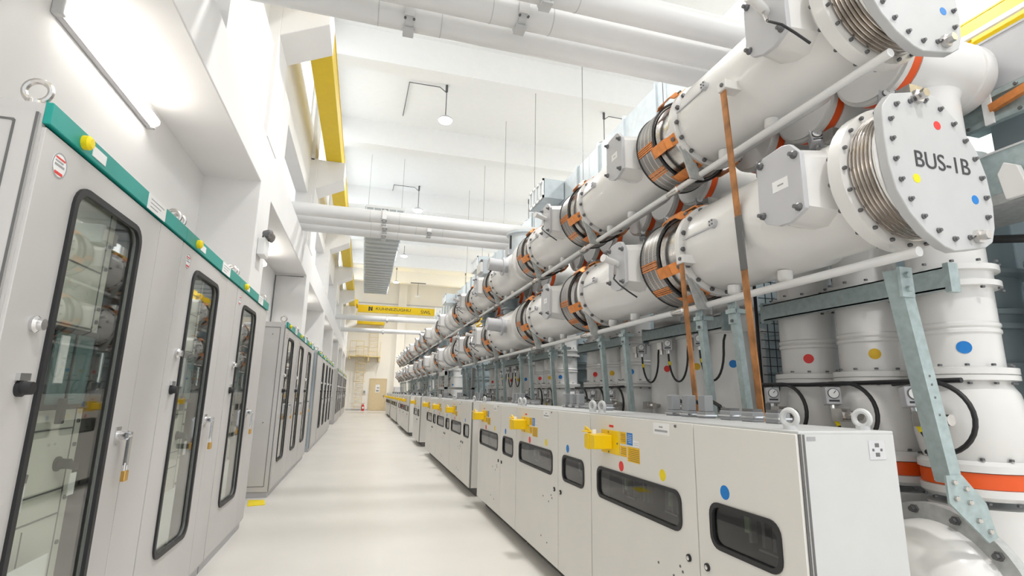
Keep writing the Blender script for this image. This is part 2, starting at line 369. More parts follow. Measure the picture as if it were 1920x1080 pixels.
while y < 33: MB().box(4.06, 5.04, y, y+.05, H+4.11, H+4.84).build('rib', 'duct', dr, smooth=False); y += 1.05
for k, y in enumerate((10.4, 17.5, 25)):
    q = MB().box(3.6, 4.08, y, y+1.0, H+4.35, H+4.8).build('outlet_box', 'duct', dr, smooth=False)
    g = MB().box(3.57, 3.61, y, y+1.0, H+4.35, H+4.4).box(3.57, 3.61, y, y+1.0, H+4.75, H+4.8)
    for j in range(5): g.box(3.57, 3.61, y+j*.24, y+.04+j*.24, H+4.35, H+4.8)
    g.build('grille', 'white', q, smooth=False)
g = MB()
for y in (6.2, 9.2, 12.4, 15.6, 18.8, 22): 
    g.cyl((4.03, y, H+4.1), (4.03, y, ZC), .006, 6)
    g.box(3.96, 5.14, y-.03, y+.03, H+4.06, H+4.11)
g.build('hanger_rod', 'bolt', dr)

# ---------------- pendant lamps
def pendant(x, y, label, conduit=0):
    r = empty('pendant_lamp', label, 'lamp', (x, y, H+7.9), 'pendant lamps under the ceiling')
    MB().lathe([(0, .17), (.03, .215), (.06, .215), (.12, .12), (.16, .05)], n=28).build('lamp_shade', 'hatch', r)
    MB().lathe([(-.045, .11), (-.03, .175), (0, .195), (.012, .195)], n=28).build('diffuser', 'lamp', r)
    MB().cyl((0, 0, .15), (0, 0, .98), .014, 8).build('stem', 'bolt', r)
    MB().cyl((0, 0, .95), (0, 0, 1.165), .04, 10).build('ceiling_rose', 'bolt', r)
    if conduit:
        MB().tube([(0, 0, .92), (conduit*.2, .05, 1.1), (conduit*1.1, .1, 1.12), (conduit*1.15, 2.1, 1.12)], .014, 6).build('conduit', 'bolt', r)
    l = bpy.data.lights.new('pendant_light', 'SPOT'); l.energy = PENDANT_POWER; l.spot_size = radians(150); l.spot_blend = 1.0; l.shadow_soft_size = .25; l.color = (1, .985, .965)
    lo = bpy.data.objects.new('pendant_light', l); COL.objects.link(lo); lo.parent = r; lo.location = (0, 0, -.10)
rowl = ['left', 'right']
for j, x in enumerate((1.78, 6.93)):
    for i, y in enumerate((-2.2, 5.9, 14.1, 22.2, 30.4, 38.2)):
        pendant(x, y, 'white round pendant lamp, %s in the %s row counted from the camera' % (nth(i), rowl[j]), (-1 if j == 0 else 1) if 1 < i < 4 else 0)
# ceiling hooks and fire sprinkler like fitting on far bay
hk = empty('ceiling_bracket', 'thin dark T-shaped bracket hanging from the ceiling near the far wall', 'bracket', (3.35, 37.6, H+6.9))
MB().cyl((0, 0, 0), (0, 0, .9), .02, 6).build('rod', 'bolt', hk); MB().box(-.55, .55, -.03, .03, .9, .96).build('crossbar', 'bolt', hk, smooth=False)
MB().box(-.15, .15, -.1, .1, -.1, 0).build('junction_box', 'white', hk, smooth=False); MB().cyl((0, 0, .96), (0, 0, 2.17), .012, 6).build('stem', 'white', hk)

# ---------------- fluorescent wall lamps, emergency light
for i, p in enumerate(PIERS[:-2]):
    y = p+2.35
    r = empty('fluorescent_wall_lamp', 'lit fluorescent tube lamp on the left wall, %s from the camera' % nth(i) if i != 1 else 'lit fluorescent tube lamp on the left wall above the nearest grey cabinet', 'lamp', (XL_IN, y-.02, H+2.33), 'fluorescent lamps on the left wall')
    MB().box(0, .05, 0, 1.5, -.05, .05).build('housing', 'hatch', r, smooth=False, bevel=.012)
    MB().cyl((.075, .03, 0), (.075, 1.47, 0), .04, 16).build('diffuser', 'tube', r)
    MB().box(0, .07, -.02, .03, -.055, .055).build('end_cap', 'cabtop', r, smooth=False, bevel=.01)
    MB().box(0, .07, 1.47, 1.52, -.055, .055).build('end_cap', 'cabtop', r, smooth=False, bevel=.01)
el = empty('emergency_light', 'white emergency light box with two small black lamps on the pier', 'lamp', (XL_OUT+.005, 6.98, H+1.82))
MB().box(0, .09, -.13, .13, -.17, .05).build('case', 'white', el, smooth=False, bevel=.01)
for yy in (-.08, .08):
    h_ = MB().lathe([(0, .03), (.05, .055), (.09, .06), (.10, .05)], (.05, yy, .12), (.8, -.3, -.25), 16).build('lamp_head', 'bolt', el)
    MB().cyl((.045, yy, .05), (.05, yy, .12), .012, 8).build('neck', 'bolt', h_)
    MB().lathe([(.101, .048), (.103, .01)], (.05, yy, .12), (.8, -.3, -.25), 14).build('lens', 'chrome', h_)
cb = MB().tube([(XL_IN+.02, 12.10, 1.2), (XL_IN+.02, 12.10, ZS-.06), (XL_OUT-.05, 12.13, ZS-.05)], .012, 6).build('wall_cable', 'bolt'); tag(cb, 'thin dark cable running down the left wall beside the pier', 'cable')

# ---------------- gas insulated pipes crossing the hall
def crosspipes(ys, z, x1, lab, caps):
    for k, y in enumerate(ys):
        r = empty('gas_insulated_pipe', lab % ('nearest', 'middle', 'farthest')[k] if len(ys) == 3 else lab, 'pipe', (0, y, z), 'pipes crossing overhead')
        p = MB().cyl((-2.45, 0, 0), (x1, 0, 0), .128, 32).build('tube', 'pipe', r)
        MB().tube([(x1-.15, 0, 0), (x1, 0, 0), (x1+.12, 0, -.05), (x1+.16, 0, -.2), (x1+.16, 0, -1.5)], .128, 24).build('elbow', 'pipe', r)
        for x in caps[k]:
            c = MB().ringp([(-.035, .125), (-.035, .152), (.035, .152), (.035, .125)], (x, 0, 0), (1, 0, 0), 32).build('clamp', 'cabtop', r)
            MB().box(x-.045, x+.045, -.17, -.14, -.09, .09).build('label_plate', 'white', c, smooth=False)
            g = MB()
            for zz in (-.12, .12): 
                for xx in (-.04, .04): g.bolt((x+xx, -.13, zz), (0, -1, 0), .012, .02)
            g.build('bolt', 'bolt', c)
            MB().box(x-.05, x+.05, -.06, .06, -.175, -.15).build('lug', 'cabtop', c, smooth=False)
            for dx in (-.28, .3): MB().ringp([(-.004, .12), (-.004, .131), (.004, .131), (.004, .12)], (x+dx, 0, 0), (1, 0, 0), 32).build('weld_seam', 'cabtop', c)
crosspipes((3.74, 4.10, 4.44), H+3.5, 4.2, '%s pale grey pipe of the three crossing at the top of the picture', [(1.3, ), (1.17,), (.17,)])
crosspipes((10.45, 11.0, 11.55), H+3.5, 4.2, '%s pale grey pipe of the three crossing over the middle of the aisle', [(.17,), (.2, 1.14), (.2,)])
crosspipes((26.0,), H+3.5, 4.2, 'pale pipe crossing the aisle just below the yellow crane', [(.9,)])
crosspipes((31.4,), H+3.5, 4.2, 'pale pipe crossing the aisle nearest the far wall', [(.9,)])
for i, (y0) in enumerate((3.74, 10.45)):
    for k in range(3):
        y = y0+k*(.35 if i == 0 else .55)
        o = MB().ringp([(0, .13), (0, .21), (.04, .21), (.04, .13)], (-2.49, y, H+3.5), (1, 0, 0), 28).build('pipe_wall_sleeve', 'bolt')
        tag(o, 'dark ring sleeve where the %s pipe of the %s set enters the left wall' % (('nearest', 'middle', 'farthest')[k], ('near', 'middle')[i]), 'sleeve')
for i, y in enumerate((26.0, 31.4)):
    pass

# ================================================================ LEFT CABINETS  (face plane x = -1.13)
XF = -1.13; CP = 1.48; CH = 2.42
def left_cabinet(windowed=True, side=False, depth=.78):
    r = empty('protection_cabinet', '', 'cabinet', (0, 0, 0), 'grey protection cabinets along the left wall')
    D = -depth; W = CP-.004
    MB().box(D, -.012, .0, .02, .08, CH).box(D, -.012, W-.02, W, .08, CH).box(D, D+.02, .02, W-.02, .08, CH).box(D, -.012, .02, W-.02, CH-.02, CH).box(D, -.012, .02, W-.02, .08, .10).build('body', 'cab', r, smooth=False)
    MB().box(D+.03, -.03, .01, W-.01, 0, .08).build('plinth', 'hatch', r, smooth=False)
    band = MB().box(-.012, .012, -.002, W, CH-.075, CH+.006).build('header_band', 'teal', r, smooth=False, bevel=.003)
    MB().lathe([(0, .028), (.02, .028), (.03, .018)], (.012, .22, CH-.037), (1, 0, 0), 16).build('push_button', 'ydot', band)
    g = MB().box(.012, .015, .29, .40, CH-.058, CH-.016); g.build('label_plate', 'white', band, smooth=False)
    g = MB().box(.012, .016, .86, 1.10, CH-.078, CH+.002); pl = g.build('label_plate', 'white', band, smooth=False)
    g = MB()
    for k in range(3): g.box(.016, .0165, .89, 1.07-.04*k, CH-.022-.02*k, CH-.017-.02*k)
    g.build('printed_lines', 'greytext', pl, smooth=False)
    if side:
        MB().box(D, -.02, -.012, 0, .08, CH-.04).build('side_panel', 'cab', r, smooth=False)
        MB().frame(rr(-.40, 1.245, .64, 2.2, .005, 1), rr(-.40, 1.245, .626, 2.186, .005, 1), PY(-.0145), PY(-.012)).build('side_seal', 'seam', r, smooth=False)
        MB().box(-.028, -.020, -.0135, 0, .08, CH-.04).build('corner_joint', 'seam', r, smooth=False)
        MB().bolt((-.18, -.014, 2.24), (0, -1, 0), .008, .006).bolt((-.18, -.014, 1.0), (0, -1, 0), .008, .006).build('screw', 'bolt', r)
    MB().torus((-.06, .03, CH+.055), (0, 1, 0), .04, .011, 20).cyl((-.06, .03, CH), (-.06, .03, CH+.016), .025, 12).build('lifting_eye', 'steel', r)
    MB().torus((-.06, W-.05, CH+.055), (0, 1, 0), .04, .011, 20).cyl((-.06, W-.05, CH), (-.06, W-.05, CH+.016), .025, 12).build('lifting_eye', 'steel', r)
    z0, z1 = .10, CH-.085
    dw0, dw1 = .006, 1.10 if windowed else W-.004
    cyc, czc = (dw0+dw1)/2, (z0+z1)/2
    if windowed:
        wy, wz, ww, wh = .56, 1.33, .60, 1.76
        dr_ = MB().frame(rr(cyc, czc, dw1-dw0, z1-z0, .004, 5), rr(wy, wz, ww, wh, .075, 5), PX(-.022), PX(.0)).build('door', 'cab', r, bevel=.002)
        MB().frame(rr(wy, wz, ww+.035, wh+.035, .09, 5), rr(wy, wz, ww-.02, wh-.02, .07, 5), PX(-.004), PX(.012)).build('window_gasket', 'rubber', dr_)
        MB().prism(rr(wy, wz, ww, wh, .07, 5), PX(-.014), PX(-.009)).build('glass_pane', 'glass', dr_, smooth=False)
        MB().cyl((0, .985, 1.22), (.045, .985, 1.22), .022, 14).cyl((.045, .965, 1.22), (.045, 1.005, 1.22), .014, 10).bar((.05, 1.0, 1.235), (.05, 1.0, 1.08), .028, .014).build('handle', 'chrome', dr_)
        MB().box(0, .006, .955, 1.01, 1.18, 1.26).build('handle_plate', 'chrome', dr_, smooth=False)
        MB().lathe([(0, .028), (.012, .03), (.02, .022), (.035, .02)], (0, .155, 1.66), (1, 0, 0), 18).build('indicator_lamp', 'chrome', dr_)
        kk = MB().lathe([(0, .03), (.012, .03), (.014, .024), (.04, .022)], (0, .15, 1.44), (1, 0, 0), 18).build('lock_knob', 'rubber', dr_)
        MB().box(0, .014, .12, .18, 1.465, 1.49).build('knob_hood', 'chrome', kk, smooth=False)
        stk = MB().lathe([(0, .047), (.0015, .047)], (0, .12, 2.24), (1, 0, 0), 28).build('round_sticker', 'white', dr_)
        MB().ringp([(.0015, .047), (.0015, .042), (.0025, .042), (.0025, .047)], (0, .12, 2.24), (1, 0, 0), 28).box(.0015, .0025, .09, .15, 2.235, 2.243).box(.0015, .0025, .09, .14, 2.25, 2.256).build('sticker_print', 'greytext', stk)
        MB().box(.0015, .0028, .09, .15, 2.262, 2.268).box(.0015, .0028, .095, .145, 2.205, 2.215).build('sticker_red_print', 'red', stk, smooth=False)
        MB().box(-.022, -.001, dw1+.006, W-.004, z0, z1).build('blank_panel', 'cab', r, smooth=False)
        # swing frame inside
        ix = -.08
        sf = MB().box(ix-.02, ix, .10, .80, .14, 2.30).build('swing_frame', 'cream', r, smooth=False)
        g = MB()
        for z in (1.96, 1.70, 1.27, 1.02, .92, .50, .42): g.box(ix, ix+.003, .12, .74, z, z+.006)
        g.box(ix, ix+.003, .74, .745, .14, 2.3); g.box(ix, ix+.003, .50, .504, .55, .9)
        g.build('panel_joint', 'seam', sf, smooth=False)
        g = MB()
        for z in (2.1, 1.99, 1.8, 1.74, 1.62, 1.5, 1.3, 1.2, .98, .8, .6, .52, .4, .2): g.bolt((ix, .77, z), (1, 0, 0), .010, .008)
        g.build('screw', 'bolt', sf)
        MB().tube([(ix, .785, 1.60), (ix+.045, .785, 1.60), (ix+.045, .785, 1.47), (ix, .785, 1.47)], .009).build('grab_handle', 'chrome', sf)
        rl = MB().box(ix, ix+.03, .24, .74, 1.36, 1.68).build('relay_unit', 'relay', sf, smooth=False, bevel=.004)
        MB().frame(rr(.49, 1.52, .51, .33, .01, 2), rr(.49, 1.52, .47, .29, .01, 2), PX(ix+.03), PX(ix+.038)).box(ix+.03, ix+.036, .40, .41, 1.37, 1.67).box(ix+.03, ix+.036, .56, .57, 1.37, 1.67).build('relay_bezel', 'rubber', rl, smooth=False)
        MB().box(ix+.031, ix+.036, .45, .51, 1.46, 1.65).build('relay_strip', 'white', rl, smooth=False)
        MB().box(ix+.031, ix+.038, .30, .335, 1.45, 1.485).build('yellow_indicator', 'ydot', rl, smooth=False)
        MB().box(ix+.031, ix+.038, .30, .335, 1.415, 1.448).build('green_indicator', 'green', rl, smooth=False)
        MB().box(ix+.031, ix+.038, .30, .335, 1.38, 1.413).build('red_indicator', 'red', rl, smooth=False)
        MB().box(ix+.036, ix+.055, .50, .54, 1.30, 1.40).build('test_plug', 'rubber', rl, smooth=False, bevel=.004)
        for yy in (.30, .66):
            sk = MB().lathe([(0, .03), (.01, .03), (.012, .022), (.05, .02)], (ix, yy, 1.13), (1, 0, 0), 14).bar((ix+.05, yy-.03, 1.13), (ix+.05, yy+.05, 1.115), .03, .02, (0, 0, 1)).build('selector_switch', 'rubber', sf)
            MB().box(ix+.05, ix+.053, yy+.01, yy+.06, 1.0, 1.09).build('hanging_tag', 'white', sk, smooth=False)
        MB().box(ix+.02, ix+.03, .25, .75, .45, .85).build('document_pocket', 'cabtop', r, smooth=False) if False else None
        MB().box(-.03, -.024, .31, .60, .48, .80).build('document_pocket', 'white', dr_, smooth=False)
    else:
        MB().box(-.022, 0, dw0, dw1, z0, z1).build('door', 'cab', r, smooth=False, bevel=.003)
    return r
LG = [2.04, 3.52, 5.00]+[8.15, 9.63, 11.11]+[15.35, 16.83, 18.31, 19.79]+[24.9, 26.4, 27.9, 29.4, 32.1, 33.6, 35.1, 36.6]
groups = ['near run', 'second run', 'third run', 'far run']
proto = left_cabinet(True, False); pside = left_cabinet(True, True)
def desc_left(y):
    if y < 7: g, b0 = 0, 2.04
    elif y < 13: g, b0 = 1, 8.15
    elif y < 22: g, b0 = 2, 15.35
    else: g, b0 = 3, 24.9
    return g, LG.index(y)-LG.index(b0)
usedp = {0: False, 1: False}
padlock = None
def make_padlock():
    r = empty('padlock', '', 'padlock', (0, 0, 0), 'padlocks on cabinet handles')
    MB().box(-.011, .011, -.02, .02, -.05, 0).build('body', 'brass', r, smooth=False, bevel=.004)
    MB().tube([(0, -.013, -.002), (0, -.013, .03), (0, -.008, .042), (0, .008, .042), (0, .013, .03), (0, .013, -.002)], .0045).build('shackle', 'chrome', r)
    return r
plp = make_padlock(); firstp = True
GN = {0: ['nearest', 'middle', 'farthest']}
for y in LG:
    g, k = desc_left(y); sd = (k == 0)
    src = pside if sd else proto
    if not usedp[int(sd)]: o = src; usedp[int(sd)] = True
    else: o = copy_tree(src)
    o.location = (XF, y, 0)
    nm = {0: ['nearest', 'middle', 'farthest'][min(k, 2)]}
    o['label'] = 'grey glazed cabinet with teal top band, %s in the %s on the left' % (nth(k), groups[g])
    if y < 15:
        pl = plp if firstp else copy_tree(plp); firstp = False
        pl.location = (XF+.052, y+1.0, 1.055)
        pl['label'] = 'small brass padlock hanging on the handle of the %s cabinet of the %s' % (nth(k), groups[g])
# plain front cabinet at the head of the third run
pc = left_cabinet(False, True); pc.location = (XF, 13.80, 0); pc['label'] = 'windowless blue-sided grey cabinet heading the third run on the left'
for c in pc.children:
    if c.name.startswith('side_panel'): c.data.materials[0] = M['cabblue']
# bits left on the floor
tg = MB().prism([(-1.3, 7.6), (-1.10, 7.66), (-1.16, 7.98), (-1.36, 8.0)], PZ(.001), PZ(.006)).build('floor_marking', 'ydot', smooth=False)
tag(tg, 'small yellow triangle mark on the floor between the first two cabinet runs', 'floor marking')

# ================================================================ RIGHT CONTROL CABINETS
XR0 = 1.56; CZ0 = .12; CHT = 1.335
def right_bay():
    r = empty('control_cabinet', '', 'cabinet', (0, 0, 0), 'low control cabinets along the right side')
    D = .46; W = 1.846
    z0, z1 = CZ0, CHT
    MB().box(.02, D, 0, .012, z0, z1-.01).box(.02, D, W-.012, W, z0, z1-.01).box(D-.012, D, 0, W, z0, z1-.01).box(.02, D, .012, W-.012, z0, z0+.012).build('body', 'cab2', r, smooth=False)
    MB().box(.008, D+.005, -.001, W, z1-.012, z1).build('top_plate', 'cabtop', r, smooth=False, bevel=.003)
    MB().box(.12, D-.02, .03, W-.03, 0, z0).build('base_frame', 'seam', r, smooth=False)  # recessed support, its dark colour stands in for the shadow under the cabinet
    MB().box(.13, .14, .02, W-.02, z0+.02, z1-.03).build('mounting_plate', 'dark', r, smooth=False)
    MB().box(.010, .019, .632, .648, z0, z1-.014).box(.010, .019, 1.836, 1.846, z0, z1-.014).box(.010, .019, 0, .009, z0, z1-.014).build('door_gap_shade', 'seam', r, smooth=False)  # dark strips behind the door gaps, painting the shade in them
    ct = MB()
    for y in (.20, .26, .32, .40, .95, 1.0, 1.06, 1.25, 1.3, 1.42, 1.5, 1.56): ct.box(.10, .13, y, y+.018, .84, .95)
    ct.build('terminal_strip', 'greytext', r, smooth=False)
    MB().box(.09, .13, .40, .43, .88, .95).box(.09, .13, 1.5, 1.53, .87, .94).box(.09, .13, 1.0, 1.03, .87, .94).build('position_indicator', 'fluo', r, smooth=False)
    MB().box(.09, .095, .18, .35, .825, .833).box(.09, .095, .95, 1.07, .83, .838).box(.09, .095, 1.4, 1.5, .83, .838).build('busbar_clip', 'cabtop', r, smooth=False)
    def door(y0, y1, wy0, wy1, nm):
        dd = MB().frame(rr((y0+y1)/2, (z0+z1)/2-.005, y1-y0, z1-z0-.012, .004, 5), rr((wy0+wy1)/2, .895, wy1-wy0, .175, .05, 5), PX(.0), PX(.02)).build(nm, 'cab2', r, bevel=.0025)
        MB().frame(rr((wy0+wy1)/2, .895, wy1-wy0+.022, .197, .058, 5), rr((wy0+wy1)/2, .895, wy1-wy0-.016, .159, .045, 5), PX(-.007), PX(.012)).build('window_gasket', 'rubber', dd)
        MB().prism(rr((wy0+wy1)/2, .895, wy1-wy0, .17, .05, 5), PX(.006), PX(.010)).build('glass_pane', 'smoke', dd, smooth=False)
        return dd
    a = door(.006, .636, .125, .53, 'narrow_door'); b_ = door(.644, 1.84, .775, 1.73, 'wide_door')
    def lock(dd, y): 
        l = MB().lathe([(0, .017), (.008, .017), (.01, .012)], (0, y, .70), (-1, 0, 0), 18).build('lock', 'rubber', dd)
        MB().lathe([(.0101, .010), (.0115, .004)], (0, y, .70), (-1, 0, 0), 12).build('lock_core', 'chrome', l)
    lock(a, .58); lock(b_, .72)
    def dot(dd, y, z, m): MB().lathe([(0, .030), (.0012, .030)], (0, y, z), (-1, 0, 0), 28).build(m+'_dot', {'blue': 'blue', 'red': 'red', 'yellow': 'ydot'}[m], dd)
    dot(a, .43, 1.045, 'blue'); dot(b_, 1.395, 1.03, 'red'); dot(b_, .93, 1.045, 'yellow')
    g = MB()
    for y, z in ((1.0, .60), (.80, .64), (.78, .62), (.86, .58), (1.05, .27), (.9, .25)): g.lathe([(0, .007), (.003, .006)], (0, y, z), (-1, 0, 0), 10)
    g.build('rivet', 'bolt', b_)
    nl = MB().box(-.0015, 0, .85, 1.005, 1.252, 1.312).build('name_plate', 'white', b_, smooth=False)
    g = MB().box(-.0025, -.0015, .91, .945, 1.288, 1.296).box(-.0025, -.0015, .865, .99, 1.266, 1.277); g.build('name_plate_print', 'greytext', nl, smooth=False)
    MB().lathe([(0, .008), (.006, .007)], (0, .79, 1.305), (-1, 0, 0), 10).build('rivet', 'bolt', b_)
    MB().box(-.0015, 0, 1.49, 1.55, 1.253, 1.268).build('red_label', 'red', b_, smooth=False)
    # yellow interlock device
    dv = MB().box(-.006, 0, 1.41, 1.66, 1.09, 1.235).build('latch_plate', 'yellow2', r, smooth=False, bevel=.002)
    MB().prism([(1.50, 1.12), (1.50, 1.205), (1.62, 1.21), (1.66, 1.20), (1.66, 1.12), (1.62, 1.11)], PX(-.13), PX(-.006)).build('latch_housing', 'yellow2', dv, smooth=False, bevel=.003)
    MB().box(-.135, -.128, 1.585, 1.59, 1.11, 1.21).box(-.134, -.05, 1.63, 1.70, 1.215, 1.222).bar((-.09, 1.62, 1.205), (-.09, 1.73, 1.235), .03, .012).build('latch_lever', 'yellow2', dv, smooth=False, bevel=.002)
    MB().cyl((-.09, 1.59, 1.20), (-.09, 1.59, 1.235), .016, 12).build('latch_pin', 'white', dv)
    g = MB().bolt((-.006, 1.55, 1.222), (-1, 0, 0), .006, .004).bolt((-.006, 1.43, 1.16), (-1, 0, 0), .006, .004).bolt((-.006, 1.55, 1.10), (-1, 0, 0), .006, .004); g.build('screw', 'bolt', dv)
    for (ya, yb, za, zb, mm) in ((1.325, 1.40, 1.165, 1.235, 'ylabel'), (1.32, 1.40, 1.09, 1.152, 'ylabel'), (1.245, 1.315, 1.165, 1.235, 'blue'), (1.17, 1.24, 1.160, 1.195, 'white'), (1.165, 1.31, 1.07, 1.155, 'ylabel')):
        l = MB().box(-.0015, 0, ya, yb, za, zb).build({'ylabel': 'yellow_warning_label', 'blue': 'blue_notice_label', 'white': 'white_label'}[mm], mm, b_, smooth=False)
        g = MB(); zz = zb-.012
        while zz > za+.008: g.box(-.0022, -.0015, ya+.006, yb-.006-.02*random.random(), zz-.0022, zz); zz -= .0105
        g.build('printed_lines', 'text' if mm == 'ylabel' else ('white' if mm == 'blue' else 'greytext'), l, smooth=False)
    # cable plugs on the top
    for k in range(3):
        y = 1.05+k*.165; q = MB().box(.34, .41, y-.04, y+.04, z1, z1+.035).build('cable_socket', 'plug', r, smooth=False, bevel=.004)
        MB().box(.345, .405, y-.032, y+.032, z1+.035, z1+.13).build('plug_hood', 'plug', q, smooth=False, bevel=.006)
        MB().box(.335, .415, y-.045, y+.045, z1+.012, z1+.02).build('locking_clip', 'chrome', q, smooth=False)
        MB().tube([(.41, y, z1+.10), (.47, y, z1+.07), (.50, y, z1-.02), (.50, y, z1-.4)], .012, 8).build('cable', 'rubber', q)
    for k in range(3):
        y = .50+k*.17; q = MB().box(.34, .41, y-.045, y+.045, z1, z1+.05).build('cable_socket', 'plug', r, smooth=False, bevel=.005)
        MB().box(.335, .415, y-.05, y+.05, z1+.02, z1+.028).build('locking_clip', 'chrome', q, smooth=False)
        MB().box(.345, .405, y-.038, y+.038, z1+.05, z1+.064).build('socket_lid', 'seam', q, smooth=False)
    for y in (.09, 1.78):
        MB().torus((.06, y, z1+.044), (1, .25, 0), .03, .011, 22).cyl((.06, y, z1), (.06, y, z1+.016), .026, 14).build('lifting_eye', 'cabtop', r)
    return r
rp = right_bay()
BY = [1.63, 3.476, 5.322, 7.72, 9.566, 11.412, 14.85, 18.4, 20.246, 22.092, 25.05, 26.896, 28.742, 31.2, 33.046, 34.892]
RB = [rp]+[copy_tree(rp) for _ in BY[1:]]
for i, y in enumerate(BY):
    o = RB[i]
    o.location = (XR0, y, 0)
    o['label'] = 'pale low control cabinet with yellow latch and two dark windows, %s from the camera' % ('nearest' if i == 0 else nth(i))
    if i in (0, 3, 6, 7, 10, 13):                              # exposed end panels
        e = MB().box(.022, .46, -.004, 0, CZ0, CHT-.012).build('end_panel', 'cabtop' if i == 0 else 'cab2', o, smooth=False)
        MB().box(.022, .030, -.006, -.004, CZ0, CHT-.012).build('end_panel_joint', 'seam', e, smooth=False)
        if i == 0:
            MB().box(.33, .41, -.006, -.004, 1.23, 1.30).build('end_badge', 'chrome', e, smooth=False)
            MB().box(.36, .38, -.0065, -.006, 1.24, 1.255).box(.36, .38, -.0065, -.006, 1.275, 1.29).box(.345, .355, -.0065, -.006, 1.26, 1.27).box(.385, .395, -.0065, -.006, 1.26, 1.27).build('end_badge_relief', 'seam', e, smooth=False)
            MB().box(.04, .08, -.005, -.004, 1.30, 1.315).build('small_label', 'greytext', e, smooth=False)
            MB().torus((.41, .08, CHT+.044), (1, .25, 0), .03, .011, 22).cyl((.41, .08, CHT), (.41, .08, CHT+.016), .026, 14).build('lifting_eye', 'cabtop', o)

